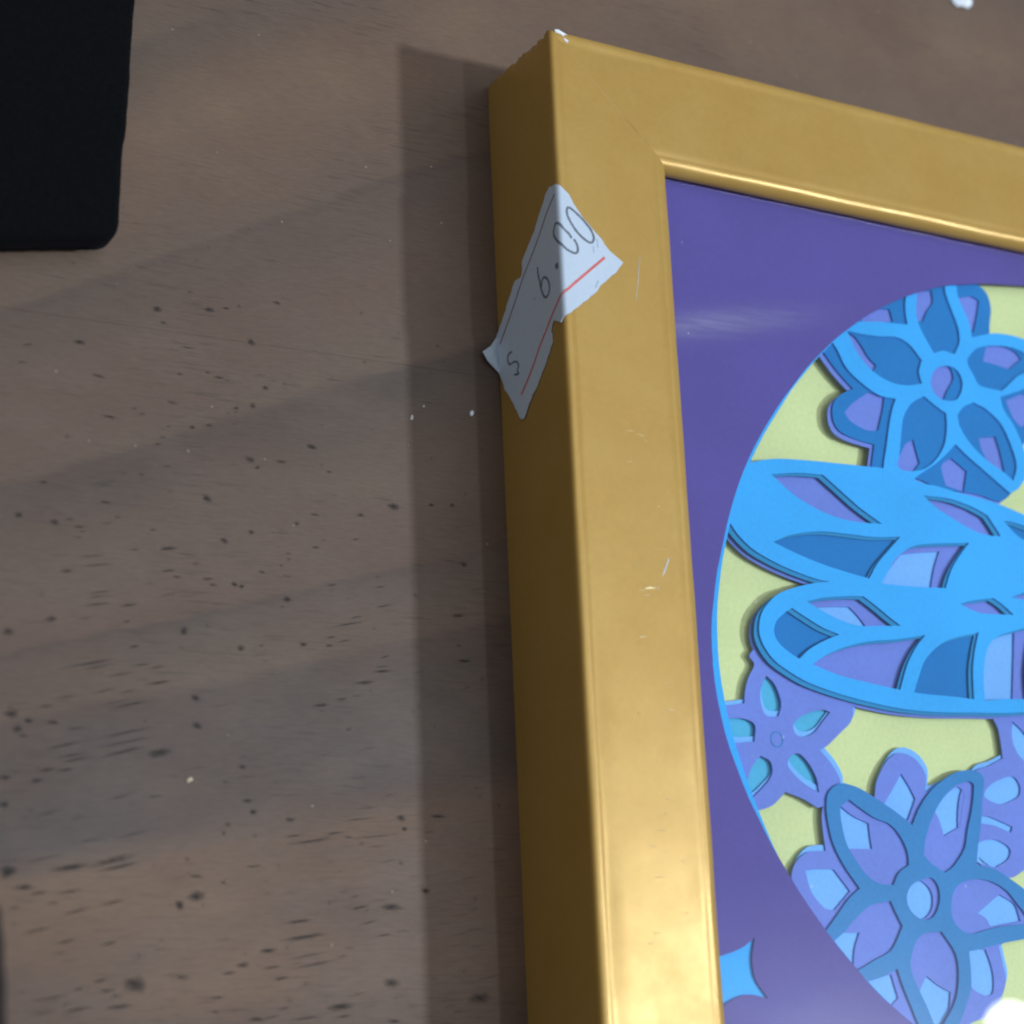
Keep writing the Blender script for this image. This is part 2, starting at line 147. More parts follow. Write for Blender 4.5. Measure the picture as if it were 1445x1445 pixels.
    'marks': [[-53.82,-62.15,1.02,0.23,-8.31],[-59.41,-63.69,0.54,0.14,1.98],[-58.32,-64.39,0.54,0.17,1.9],[-63.01,-65.38,1.06,0.22,-1.31],[-44.25,-61.75,0.5,0.2,2.13],[-41.66,-61.05,0.5,0.37,7.14],[-44.34,-62.44,0.38,0.14,7.02],[-50.88,-65.5,0.5,0.23,1.76],[-48.37,-64.86,0.66,0.22,11.71],[-54.48,-65.79,0.42,0.14,6.8],[-55.29,-67.49,0.55,0.17,6.62],[-55.96,-68.6,0.61,0.17,8.5],[-42.13,-69.37,0.83,0.41,-14.03],[-40.99,-70.46,0.43,0.2,6.13],[-54.57,-71.75,0.61,0.14,11.09],[-72.0,-75.86,0.56,0.21,5.89],[-75.25,-80.8,0.58,0.36,5.36],[-70.38,-81.29,0.71,0.34,0.11],[-68.35,-80.76,0.72,0.16,5.29],[-48.63,-75.91,0.7,0.37,-20.01],[-63.34,-77.89,0.99,0.24,-2.62],[-61.67,-79.87,0.53,0.13,5.32],[-63.03,-80.85,0.74,0.13,10.24],[-66.99,-81.69,0.85,0.16,2.12],[-66.51,-82.31,0.52,0.11,5.1],[-67.06,-83.2,0.65,0.13,5.01],[-56.52,-81.15,0.59,0.16,5.13],[-59.16,-84.27,0.8,0.13,4.81],[-54.27,-83.69,1.31,0.27,8.76],[-46.04,-81.85,0.67,0.34,-20.37],[-41.99,-80.26,0.5,0.28,-9.8],[-65.16,-85.67,1.96,0.12,6.72],[-64.36,-86.86,2.49,0.13,8.58],[-68.57,-88.03,0.97,0.29,4.47],[-54.32,-86.91,1.22,0.19,8.4],[-53.1,-87.7,0.81,0.19,-0.57],[-48.56,-87.62,0.82,0.24,1.41],[-44.52,-88.13,0.54,0.28,-15.63],[-43.48,-88.35,0.42,0.28,-5.56],[-63.77,-90.61,1.7,0.13,12.1],[-64.28,-91.29,1.44,0.12,12.04],[-64.26,-92.38,2.22,0.13,9.93],[-59.84,-92.18,1.27,0.18,9.86],[-54.16,-90.31,1.5,0.09,15.76],[-66.02,-94.39,1.29,0.11,13.7],[-70.44,-94.8,0.83,0.33,3.72],[-60.08,-94.47,0.53,0.18,8.62],[-51.98,-95.32,0.61,0.45,-6.33],[-76.09,-96.88,0.81,0.45,-1.61],[-40.38,-85.99,0.51,0.22,-0.38],[-47.65,-88.44,0.68,0.19,-5.6],[-43.65,-97.29,0.62,0.41,-16.36],[-65.14,-100.55,3.61,0.2,12.95],[-64.11,-101.01,2.58,0.15,12.87],[-58.99,-97.9,0.79,0.18,11.14],[-57.91,-100.35,1.45,0.18,8.89],[-61.01,-101.87,2.09,0.15,10.73],[-55.52,-102.76,1.86,0.26,10.51],[-55.81,-100.58,1.2,0.15,12.7],[-63.03,-104.13,1.81,0.15,16.39],[-59.69,-104.11,1.44,0.13,14.34],[-68.2,-105.24,1.51,0.12,8.5],[-61.47,-105.71,2.2,0.13,14.2],[-59.41,-105.88,2.88,0.18,12.17],[-70.9,-106.61,1.12,0.2,12.38],[-75.4,-107.78,1.02,0.44,7.32],[-73.18,-108.68,0.68,0.27,-2.89],[-69.98,-108.73,0.82,0.3,-0.87],[-74.56,-109.83,0.73,0.42,2.02],[-73.81,-110.66,0.68,0.24,-8.15],[-66.98,-109.44,1.26,0.15,11.94],[-59.87,-109.69,4.03,0.15,13.68],[-68.43,-111.72,3.0,0.17,13.69],[-60.37,-111.09,4.02,0.15,12.56],[-67.4,-113.04,2.25,0.15,9.55],[-66.52,-113.51,2.51,0.15,11.45],[-60.35,-112.34,3.49,0.2,15.33],[-55.44,-112.33,1.97,0.66,9.4],[-70.57,-114.97,1.23,0.34,9.38],[-68.11,-114.91,1.12,0.2,9.34],[-75.99,-116.14,0.96,0.36,-3.73],[-71.88,-116.46,0.98,0.32,11.22],[-50.05,-108.45,0.79,0.37,-17.42],[-50.2,-104.64,0.8,0.37,-12.15],[-60.77,-118.32,1.91,0.12,16.58],[-55.91,-118.23,1.17,0.15,8.72],[-70.43,-120.67,1.83,0.11,16.65],[-76.01,-119.62,0.72,0.36,0.89],[-42.78,-118.59,0.71,0.28,0.95],[-41.91,-120.11,0.6,0.33,0.78],[-43.44,-113.96,0.62,0.29,-12.85],[-67.09,-127.61,2.7,0.48,7.8],[-61.66,-126.76,3.52,0.41,13.65],[-60.64,-127.49,3.27,0.24,13.53],[-75.27,-128.19,1.17,0.67,19.94],[-64.69,-124.11,1.86,0.12,12.1],[-70.53,-126.42,2.66,0.12,13.96],[-59.18,-123.34,2.29,0.1,13.99],[-45.62,-121.8,0.48,0.25,0.6],[-51.35,-126.55,0.34,0.2,0.09],[-46.21,-123.04,0.35,0.25,0.47],[-73.1,-130.11,1.46,0.38,1.65],[-71.08,-130.83,1.16,0.2,7.47],[-67.18,-130.7,2.04,0.2,9.39],[-66.34,-133.23,2.35,0.17,13.0],[-61.42,-132.13,2.24,0.17,12.99],[-69.33,-132.13,0.93,0.14,4.34],[-71.26,-135.51,1.99,0.18,10.87],[-74.25,-132.69,0.91,0.15,7.3],[-67.51,-137.0,1.39,0.17,12.57],[-61.82,-137.34,1.19,0.15,10.43],[-68.25,-138.45,1.24,0.11,8.47],[-58.39,-142.59,1.87,0.83,-11.07],[-62.86,-142.01,1.1,0.18,9.88],[-62.2,-143.31,1.18,0.2,3.92],[-65.82,-142.97,0.85,0.15,9.83],[-60.92,-144.03,0.71,0.18,2.87],[-67.49,-144.85,0.68,0.15,15.56],[-65.93,-145.5,1.93,0.2,7.57],[-70.23,-145.78,1.75,0.13,5.64],[-60.59,-145.39,1.83,0.3,3.66],[-69.36,-143.97,2.45,0.15,7.81],[-50.11,-131.46,1.13,0.58,4.25],[-52.36,-132.59,0.64,0.54,-0.58],[-33.18,-124.02,3.14,0.22,7.68],[-29.85,-122.91,1.41,0.19,7.75],[-26.27,-120.94,2.7,0.11,6.11],[-27.68,-123.44,0.64,0.23,0.41],[-23.82,-123.32,3.62,0.11,5.82],[-19.4,-120.67,0.73,0.37,-8.35],[-18.9,-122.23,0.55,0.29,0.53],[-13.48,-120.36,1.49,0.33,-3.74],[-21.39,-133.16,1.98,0.54,-4.17],[-35.22,-134.93,2.22,0.19,6.48],[-34.57,-137.05,3.24,0.31,7.14],[-39.97,-138.78,1.23,0.37,2.43],[-15.88,-130.95,0.73,0.42,-4.8],[-43.61,-140.57,1.14,0.36,5.94],[-45.41,-141.57,1.14,0.21,5.85],[-39.32,-140.98,1.33,0.15,5.84],[-32.92,-140.68,3.76,0.19,9.44],[-34.26,-139.58,3.06,0.12,9.59],[-38.0,-142.47,1.1,0.18,7.49],[-51.99,-141.93,0.89,0.3,-1.61],[-21.49,-143.57,1.24,0.56,2.71],[-29.42,-146.46,2.06,0.55,3.32],[-41.52,-147.67,1.31,0.36,0.53],[-39.38,-147.46,1.48,0.15,8.77],[-37.71,-146.41,0.99,0.18,8.86],[-34.38,-147.8,2.19,0.21,5.01],[-28.93,-147.76,1.37,0.18,6.75],[-7.76,-146.01,2.24,0.8,1.52],[-21.28,-148.7,1.24,0.28,-2.22],[-47.19,-144.65,1.13,0.18,2.72],[-47.35,-146.48,0.8,0.15,-2.09],[-41.9,-127.5,1.34,0.12,2.77],[-46.21,-129.65,0.56,0.18,-0.25],[-36.43,-121.13,0.69,0.29,0.67],[-36.11,-123.34,1.38,0.16,7.8],[-26.19,-133.17,1.59,0.16,10.16],[-24.82,-135.24,1.59,0.14,11.69],[-22.56,-137.01,1.25,0.14,6.09],[-27.88,-138.63,0.87,0.14,3.28],[-50.12,-128.82,0.97,0.21,-4.87],[-32.38,-66.37,0.87,0.33,-8.41],[-37.3,-69.16,0.95,0.35,-5.66],[-29.7,-69.89,0.48,0.2,1.25],[-19.31,-74.28,1.01,0.42,-2.08],[-12.95,-73.37,0.45,0.21,5.52],[-9.38,-73.09,0.58,0.27,5.52],[-32.12,-76.7,0.76,0.23,-4.33],[-34.98,-78.32,0.49,0.26,0.4],[-24.71,-76.09,0.6,0.26,0.62],[-25.64,-79.89,0.61,0.14,9.62],[-32.02,-81.65,0.68,0.2,4.85],[-30.77,-80.48,0.39,0.11,4.96],[-36.34,-82.96,0.43,0.14,4.74],[-37.51,-84.8,0.37,0.12,4.56],[-29.55,-87.1,0.83,0.22,4.25],[-36.56,-89.74,0.66,0.39,-0.76],[-21.79,-86.81,0.8,0.17,11.55],[-21.41,-89.68,1.69,0.14,12.14],[-27.16,-92.77,2.5,0.16,11.93],[-25.8,-91.66,1.06,0.14,12.93],[-27.8,-95.29,1.34,0.12,12.59],[-30.15,-96.11,0.73,0.22,3.3],[-34.2,-96.16,0.6,0.27,-1.42],[-7.82,-82.23,0.82,0.39,-2.79],[-8.93,-90.32,1.33,0.32,3.77],[-9.11,-94.9,0.54,0.2,3.3],[-8.25,-97.21,1.42,0.26,1.27],[-21.81,-99.45,1.45,0.25,10.19],[-21.95,-98.77,1.21,0.14,7.55],[-24.62,-101.23,1.8,0.38,9.14],[-28.25,-103.82,0.88,0.16,9.84],[-31.6,-104.85,1.16,0.35,5.17],[-36.52,-86.33,0.85,0.13,-5.29],[-29.84,-94.86,0.89,0.16,9.01],[-21.31,-97.27,0.77,0.14,21.17],[-48.36,-47.07,0.9,0.4,3.68],[-45.78,-46.46,0.61,0.22,3.72],[-37.74,-44.37,0.61,0.23,-6.47],[-56.22,-48.22,0.5,0.52,-79.56],[-55.39,-50.15,0.49,0.19,-1.84],[-67.42,-54.87,0.79,0.32,8.19],[-75.42,-58.98,0.82,0.17,7.85],[-51.63,-53.44,1.18,0.14,2.0],[-52.78,-57.66,0.39,0.15,7.66],[-48.64,-56.86,0.33,0.14,7.68],[-46.85,-57.4,0.89,0.22,-0.47],[-39.72,-58.04,0.55,0.25,-2.56],[-64.67,-59.55,1.24,0.18,-8.21],[-41.82,-51.21,0.67,0.42,-18.01],[-74.68,-56.29,0.7,0.2,18.4]],
    'chip': [[0.97,-0.0],[1.62,0.16],[2.51,-0.13],[3.26,-0.44],[3.75,-0.95],[3.18,-1.83],[2.69,-1.45],[1.95,-0.88],[1.19,-0.57]],
    'zl': [16.828,16.408,16.088,15.728,15.388,15.048,14.728,13.978],
    'specks': [[-15.9,-59.79],[-5.41,-57.81],[-13.78,-57.69],[-51.07,-115.89],[109.43,43.32]],
    'pad': [[-62.08,-3.39],[-62.99,-22.98],[-63.17,-25.25],[-63.47,-26.42],[-63.89,-40.29],[-63.67,-40.95],[-64.69,-41.49],[-79.56,-44.25]],
    'dark': [[-86.7,-135.59],[-86.15,-139.17],[-85.81,-143.42],[-85.62,-147.28]],
}
H = 20.43                      # height of the frame
ZM, Z5, Z4, Z3, Z2, Z1, Z0, ZY = S['zl']
OX, OY, OA, OB = S['oval']
FW, FH = 2 * OX, -2 * OY       # outer size of the frame


# ------------------------------------------------------------------ materials
def new_mat(name):
    m = bpy.data.materials.new(name)
    m.use_nodes = True
    nt = m.node_tree
    return m, nt, nt.nodes['Principled BSDF'], nt.nodes['Material Output']


def nd(nt, t, **kw):
    n = nt.nodes.new(t)
    for k, v in kw.items():
        setattr(n, k, v)
    return n


def coords(nt, scale=(1, 1, 1), rotz=0.0, use='Object'):
    tc = nd(nt, 'ShaderNodeTexCoord')
    mp = nd(nt, 'ShaderNodeMapping')
    mp.inputs['Scale'].default_value = scale
    mp.inputs['Rotation'].default_value = (0, 0, rotz)
    nt.links.new(tc.outputs[use], mp.inputs['Vector'])
    return mp.outputs['Vector']


def noise(nt, vec, scale, detail=3.0, rough=0.55, dist=0.0):
    n = nd(nt, 'ShaderNodeTexNoise')
    n.inputs['Scale'].default_value = scale
    n.inputs['Detail'].default_value = detail
    n.inputs['Roughness'].default_value = rough
    n.inputs['Distortion'].default_value = dist
    nt.links.new(vec, n.inputs['Vector'])
    return n.outputs['Fac']


def ramp(nt, fac, stops, interp='LINEAR'):
    r = nd(nt, 'ShaderNodeValToRGB')
    cr = r.color_ramp
    cr.interpolation = interp
    while len(cr.elements) < len(stops):
        cr.elements.new(0.5)
    for e, (p, c) in zip(cr.elements, stops):
        e.position = p
        e.color = (c, c, c, 1) if isinstance(c, (int, float)) else tuple(c) + (1,)
    nt.links.new(fac, r.inputs['Fac'])
    return r.outputs['Color']


def mix(nt, fac, a, b, mode='MIX'):
    m = nd(nt, 'ShaderNodeMix', data_type='RGBA', blend_type=mode)
    for sock, v in ((0, fac), (6, a), (7, b)):
        if isinstance(v, (int, float)):
            m.inputs[sock].default_value = v
        elif isinstance(v, tuple):
            m.inputs[sock].default_value = v + (1,) if len(v) == 3 else v
        else:
            nt.links.new(v, m.inputs[sock])
    return m.outputs[2]


def math_n(nt, op, a, b=0.0):
    m = nd(nt, 'ShaderNodeMath', operation=op)
    for i, v in ((0, a), (1, b)):
        if isinstance(v, (int, float)):
            m.inputs[i].default_value = v
        else:
            nt.links.new(v, m.inputs[i])
    return m.outputs[0]


def bump(nt, height, strength, dist):
    b = nd(nt, 'ShaderNodeBump')
    b.inputs['Strength'].default_value = strength
    b.inputs['Distance'].default_value = dist
    nt.links.new(height, b.inputs['Height'])
    return b.outputs['Normal']


def wood_material():
    m, nt, p, out = new_mat('worn_dark_wood')
    L = nt.links
    v = coords(nt, (1000, 1000, 1000))          # millimetres
    sep = nd(nt, 'ShaderNodeSeparateXYZ')
    L.new(v, sep.inputs[0])
    wob = noise(nt, coords(nt, (18, 40, 18)), 1.0, 3.0, 0.5)
    wobf = noise(nt, coords(nt, (160, 420, 160)), 1.0, 3.0, 0.6)
    x20 = math_n(nt, 'ADD', sep.outputs['X'], 20.0)
    yw = math_n(nt, 'ADD', sep.outputs['Y'], math_n(nt, 'MULTIPLY', math_n(nt, 'SUBTRACT', wob, 0.5), 6.0))
    yw = math_n(nt, 'ADD', yw, math_n(nt, 'MULTIPLY', math_n(nt, 'SUBTRACT', wobf, 0.5), 1.6))
    xc = math_n(nt, 'MAXIMUM', math_n(nt, 'MINIMUM', x20, 52.0), -90.0)
    num = math_n(nt, 'SUBTRACT', yw, math_n(nt, 'MULTIPLY', xc, 0.60))
    den = math_n(nt, 'ADD', math_n(nt, 'MULTIPLY', xc, 0.0036), 1.0)
    y0 = math_n(nt, 'DIVIDE', num, den)
    t = math_n(nt, 'FRACT', math_n(nt, 'DIVIDE', math_n(nt, 'ADD', y0, 170.0), 220.0))
    tan = (0.1701, 0.1052, 0.0671)
    pink = (0.1292, 0.0806, 0.0586)
    grey = (0.1011, 0.0731, 0.0555)
    dark = (0.0823, 0.0600, 0.0471)
    blue = (0.0860, 0.0671, 0.0569)
    lite = (0.1318, 0.0888, 0.0627)
    base = ramp(nt, t, [(0.0, lite), (0.08, grey), (0.13, tan), (0.225, tan), (0.245, blue), (0.335, dark), (0.343, lite),
                        (0.384, grey), (0.391, dark), (0.395, pink), (0.455, lite), (0.515, dark), (0.527, dark), (0.533, lite),
                        (0.60, pink), (0.668, grey), (0.674, dark), (0.680, lite), (0.78, tan), (0.86, grey), (0.872, lite), (1.0, lite)])
    # soft blotches, warm to cool
    bl = noise(nt, coords(nt, (26, 44, 26)), 1.0, 4.0, 0.6)
    base = mix(nt, ramp(nt, bl, [(0.36, 0.0), (0.66, 0.75)]), base, (0.112, 0.070, 0.051))
    bl2 = noise(nt, coords(nt, (60, 110, 60), 0.2), 1.0, 3.0, 0.6)
    base = mix(nt, ramp(nt, bl2, [(0.45, 0.0), (0.75, 0.45)]), base, (0.136, 0.097, 0.073))
    # fine fibres along the board
    fib = noise(nt, coords(nt, (420, 2600, 420), -0.12), 1.0, 4.0, 0.7)
    base = mix(nt, 0.8, base, ramp(nt, fib, [(0.25, 0.80), (0.75, 1.16)]), 'MULTIPLY')
    # long faint streaks of the grain, in patches
    stk_ = noise(nt, coords(nt, (130, 2300, 130), -0.14), 1.0, 3.0, 0.6)
    pat = noise(nt, coords(nt, (24, 36, 24)), 1.0, 2.0, 0.5)
    sfac = math_n(nt, 'MULTIPLY', ramp(nt, stk_, [(0.56, 0.0), (0.68, 0.55)]), ramp(nt, pat, [(0.42, 0.0), (0.60, 1.0)]))
    base = mix(nt, sfac, base, (0.045, 0.032, 0.026))
    # pale dust
    dv = nd(nt, 'ShaderNodeTexVoronoi', feature='F1')
    dv.inputs['Scale'].default_value = 420.0
    L.new(coords(nt), dv.inputs['Vector'])
    dsel = nd(nt, 'ShaderNodeSeparateColor')
    L.new(dv.outputs['Color'], dsel.inputs[0])
    dust = math_n(nt, 'MULTIPLY', math_n(nt, 'LESS_THAN', dv.outputs['Distance'], 0.075), math_n(nt, 'GREATER_THAN', dsel.outputs[1], 0.93))
    base = mix(nt, math_n(nt, 'MULTIPLY', dust, 0.55), base, (0.34, 0.27, 0.22))
    L.new(base, p.inputs['Base Color'])
    rg = noise(nt, coords(nt, (40, 70, 40)), 1.0, 4.0, 0.6)
    L.new(ramp(nt, rg, [(0.3, 0.46), (0.7, 0.62)]), p.inputs['Roughness'])
    hgt = mix(nt, 0.5, fib, noise(nt, coords(nt), 2600.0, 2.0, 0.6))
    L.new(bump(nt, hgt, 0.35, 0.00012), p.inputs['Normal'])
    p.inputs['Specular IOR Level'].default_value = 0.22
    return m


def pore_material():
    m, nt, p, out = new_mat('dark_pore')
    p.inputs['Base Color'].default_value = (0.018, 0.014, 0.013, 1)
    p.inputs['Roughness'].default_value = 0.8
    at = nd(nt, 'ShaderNodeAttribute', attribute_name='fade')
    n = noise(nt, coords(nt, (1500, 2600, 1500)), 1.0, 3.0, 0.7)
    a = math_n(nt, 'MULTIPLY', at.outputs['Fac'], ramp(nt, n, [(0.28, 0.55), (0.60, 1.25)]))
    nt.links.new(a, p.inputs['Alpha'])
    return m


def gold_material():
    m, nt, p, out = new_mat('gold_leaf_paint')
    L = nt.links
    a = noise(nt, coords(nt, (70, 70, 70)), 1.0, 4.0, 0.6)
    base = mix(nt, ramp(nt, a, [(0.3, 0.0), (0.7, 1.0)]), (0.420, 0.247, 0.057), (0.440, 0.270, 0.070))
    fine = noise(nt, coords(nt), 900.0, 5.0, 0.7)
    base = mix(nt, 0.3, base, ramp(nt, fine, [(0.3, 0.85), (0.7, 1.12)]), 'MULTIPLY')
    L.new(base, p.inputs['Base Color'])
    p.inputs['Metallic'].default_value = 0.22
    r = noise(nt, coords(nt, (130, 130, 130)), 1.0, 4.0, 0.65)
    L.new(ramp(nt, r, [(0.3, 0.30), (0.7, 0.39)]), p.inputs['Roughness'])
    crack = noise(nt, coords(nt, (1.0, 0.55, 1.0)), 1900.0, 3.0, 0.6, 0.8)
    big = noise(nt, coords(nt), 150.0, 2.0, 0.5)
    L.new(bump(nt, mix(nt, 0.55, crack, big), 0.12, 0.00012), p.inputs['Normal'])
    p.inputs['Specular IOR Level'].default_value = 0.28
    return m


def paper_material(name, color, rough=0.75, var=0.06):
    m, nt, p, out = new_mat(name)
    L = nt.links
    n = noise(nt, coords(nt), 1400.0, 4.0, 0.65)
    big = noise(nt, coords(nt), 55.0, 2.0, 0.5)
    c = mix(nt, 1.0, color, ramp(nt, n, [(0.3, 1 - var), (0.7, 1 + var)]), 'MULTIPLY')
    c = mix(nt, 1.0, c, ramp(nt, big, [(0.3, 1 - var), (0.7, 1 + var)]), 'MULTIPLY')
    L.new(c, p.inputs['Base Color'])
    p.inputs['Roughness'].default_value = rough
    p.inputs['Specular IOR Level'].default_value = 0.2
    L.new(bump(nt, n, 0.25, 0.00006), p.inputs['Normal'])
    return m


def plain(name, color, rough=0.6, metal=0.0):
    m, nt, p, out = new_mat(name)
    n = noise(nt, coords(nt), 700.0, 3.0, 0.6)
    c = mix(nt, 1.0, color, ramp(nt, n, [(0.3, 0.85), (0.7, 1.12)]), 'MULTIPLY')
    nt.links.new(c, p.inputs['Base Color'])
    p.inputs['Roughness'].default_value = rough
    p.inputs['Metallic'].default_value = metal
    return m


def glass_material():
    m, nt, p, out = new_mat('smudged_glass_haze_band')
    nt.nodes.remove(p)
    L = nt.links
    fr = nd(nt, 'ShaderNodeFresnel')
    fr.inputs['IOR'].default_value = 1.48
    tr = nd(nt, 'ShaderNodeBsdfTransparent')
    tr.inputs['Color'].default_value = (0.975, 0.985, 0.985, 1)
    g1 = nd(nt, 'ShaderNodeBsdfGlossy')
    g1.inputs['Roughness'].default_value = 0.004
    g2 = nd(nt, 'ShaderNodeBsdfGlossy')
    g2.inputs['Roughness'].default_value = 0.24
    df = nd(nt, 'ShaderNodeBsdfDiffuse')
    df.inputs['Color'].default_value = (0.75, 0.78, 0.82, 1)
    m1 = nd(nt, 'ShaderNodeMixShader')
    geo = nd(nt, 'ShaderNodeNewGeometry')
    front = math_n(nt, 'SUBTRACT', 1.0, geo.outputs['Backfacing'])
    L.new(math_n(nt, 'MULTIPLY', fr.outputs[0], front), m1.inputs[0])
    L.new(tr.outputs[0], m1.inputs[1])
    L.new(g1.outputs[0], m1.inputs[2])
    m2 = nd(nt, 'ShaderNodeMixShader')
    sm = noise(nt, coords(nt, (30, 90, 30)), 1.0, 4.0, 0.6)
    L.new(math_n(nt, 'MULTIPLY', ramp(nt, sm, [(0.2, 0.0028), (0.8, 0.0046)]), front), m2.inputs[0])
    L.new(m1.outputs[0], m2.inputs[1])
    L.new(g2.outputs[0], m2.inputs[2])
    # dust specks, and a pale reflection haze painted on as a diffuse band
    v = coords(nt, (1000, 1000, 1000))
    sep = nd(nt, 'ShaderNodeSeparateXYZ')
    L.new(v, sep.inputs[0])
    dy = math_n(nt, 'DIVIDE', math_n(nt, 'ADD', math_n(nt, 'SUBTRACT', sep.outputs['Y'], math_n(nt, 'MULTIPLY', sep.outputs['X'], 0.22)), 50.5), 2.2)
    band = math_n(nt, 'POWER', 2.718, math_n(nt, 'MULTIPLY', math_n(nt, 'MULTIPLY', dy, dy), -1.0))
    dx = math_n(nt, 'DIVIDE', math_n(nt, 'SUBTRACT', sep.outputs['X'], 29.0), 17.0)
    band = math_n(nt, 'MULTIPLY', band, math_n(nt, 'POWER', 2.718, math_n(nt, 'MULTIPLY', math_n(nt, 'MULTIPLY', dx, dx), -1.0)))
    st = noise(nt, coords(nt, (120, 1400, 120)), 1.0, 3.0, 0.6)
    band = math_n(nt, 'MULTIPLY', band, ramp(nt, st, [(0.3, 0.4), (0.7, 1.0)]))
    dv = nd(nt, 'ShaderNodeTexVoronoi', feature='F1')
    dv.inputs['Scale'].default_value = 330.0
    L.new(coords(nt), dv.inputs['Vector'])
    ds = nd(nt, 'ShaderNodeSeparateColor')
    L.new(dv.outputs['Color'], ds.inputs[0])
    spk = math_n(nt, 'MULTIPLY', math_n(nt, 'LESS_THAN', dv.outputs['Distance'], 0.07), math_n(nt, 'GREATER_THAN', ds.outputs[0], 0.95))
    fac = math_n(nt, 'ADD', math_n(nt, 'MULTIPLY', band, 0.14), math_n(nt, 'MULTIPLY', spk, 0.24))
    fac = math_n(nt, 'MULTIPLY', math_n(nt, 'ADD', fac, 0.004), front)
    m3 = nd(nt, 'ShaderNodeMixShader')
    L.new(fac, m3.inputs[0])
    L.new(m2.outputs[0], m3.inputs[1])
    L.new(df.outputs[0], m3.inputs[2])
    L.new(m3.outputs[0], out.inputs['Surface'])
    return m


def velvet_material():
    m, nt, p, out = new_mat('black_velvet')
    n = noise(nt, coords(nt), 1800.0, 3.0, 0.7)
    c = ramp(nt, n, [(0.3, (0.0014, 0.0018, 0.0020)), (0.7, (0.0032, 0.0038, 0.0042))])
    nt.links.new(c, p.inputs['Base Color'])
    p.inputs['Roughness'].default_value = 0.95
    p.inputs['Specular IOR Level'].default_value = 0.08
    p.inputs['Sheen Weight'].default_value = 0.018
    p.inputs['Sheen Tint'].default_value = (0.5, 0.42, 0.6, 1)
    nt.links.new(bump(nt, n, 0.5, 0.0003), p.inputs['Normal'])
    return m


MAT = {
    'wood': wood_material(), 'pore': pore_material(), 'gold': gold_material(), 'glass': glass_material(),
    'velvet': velvet_material(),
    'purple': paper_material('purple_card', (0.094, 0.068, 0.300), 0.7, 0.05),
    'bright': paper_material('bright_blue_card', (0.036, 0.390, 0.860)),
    'teal': paper_material('teal_blue_card', (0.020, 0.240, 0.480)),
    'mid': paper_material('mid_blue_card', (0.005, 0.178, 0.490)),
    'steel': paper_material('steel_blue_card', (0.034, 0.215, 0.500)),
    'lavender': paper_material('lavender_card', (0.155, 0.225, 0.650)),
    'light': paper_material('light_blue_card', (0.185, 0.450, 0.870)),
    'cyan': paper_material('cyan_card', (0.075, 0.420, 0.640)),
    'yellow': paper_material('yellow_green_card', (0.660, 0.710, 0.330)),
    'board': paper_material('grey_backing_board', (0.30, 0.26, 0.20)),
    'sticker': paper_material('white_sticker_paper', (0.50, 0.575, 0.665), 0.6, 0.03),
    'pen': plain('grey_pen_ink', (0.125, 0.150, 0.190), 0.6),
    'red': plain('red_print', (0.60, 0.125, 0.115), 0.6),
    'maroon': plain('maroon_print', (0.16, 0.045, 0.06), 0.6),
    'crease': plain('grey_crease', (0.36, 0.42, 0.52), 0.7),
    'gesso': plain('white_gesso', (0.72, 0.76, 0.80), 0.8),
    'scratch': plain('pale_scratch', (0.47, 0.45, 0.40), 0.5),
    'rub': plain('rubbed_gold', (0.66, 0.52, 0.27), 0.45, 0.2),
    'crumb': plain('pale_crumb', (0.45, 0.43, 0.38), 0.8),
    'brown': plain('dark_brown_matte', (0.012, 0.006, 0.004), 0.95),
}


# ------------------------------------------------------------------ mesh helpers
def link(name, me, mat, parent=None):
    o = bpy.data.objects.new(name, me)
    if mat is not None and not me.materials:
        me.materials.append(mat)
    COL.objects.link(o)
    if parent is not None:
        o.parent = parent
    return o


def mesh(name, verts, faces):
    me = bpy.data.meshes.new(name)
    me.from_pydata([tuple(c * MM for c in v) for v in verts], [], faces)
    me.update()
    return me


def thing(name, label, cat, loc=(0, 0, 0), group=None):
    o = bpy.data.objects.new(name, None)
    o.empty_display_size = 0.01
    o.location = Vector(loc) * MM
    COL.objects.link(o)
    o['label'] = label
    o['category'] = cat
    if group:
        o['group'] = group
    return o


def tag(o, label, cat=None):
    o['label'] = label
    if cat:
        o['category'] = cat
    return o


def spline(pts, n=5):
    """closed smooth outline; a third value 1 marks a sharp corner"""
    m = len(pts)
    out = []
    P = [Vector((q[0], q[1])) for q in pts]
    cor = [len(q) > 2 for q in pts]
    for i in range(m):
        a, b = P[i], P[(i + 1) % m]
        p0 = P[i - 1] if not cor[i] else a * 2 - b
        p3 = P[(i + 2) % m] if not cor[(i + 1) % m] else b * 2 - a
        d = (b - a).length
        # tangents limited by chord length keep the outline free of loops
        t0 = (b - p0) * 0.5
        t1 = (p3 - a) * 0.5
        if t0.length > d:
            t0 = t0.normalized() * d
        if t1.length > d:
            t1 = t1.normalized() * d
        for k in range(n):
            s = k / n
            s2, s3 = s * s, s * s * s
            q = a * (2 * s3 - 3 * s2 + 1) + t0 * (s3 - 2 * s2 + s) + b * (-2 * s3 + 3 * s2) + t1 * (s3 - s2)
            out.append((q.x, q.y))
    return out


def area2(poly):
    return sum(poly[i - 1][0] * poly[i][1] - poly[i][0] * poly[i - 1][1] for i in range(len(poly)))


def offset(poly, d):
    s = 1 if area2(poly) > 0 else -1
    n = len(poly)
    out = []
    for i in range(n):
        a, b = Vector(poly[i - 2]), Vector(poly[(i + 2) % n])
        t = b - a
        t = t.normalized() if t.length > 1e-6 else Vector((1, 0))
        out.append((poly[i][0] + t.y * d * s, poly[i][1] - t.x * d * s))
    return out


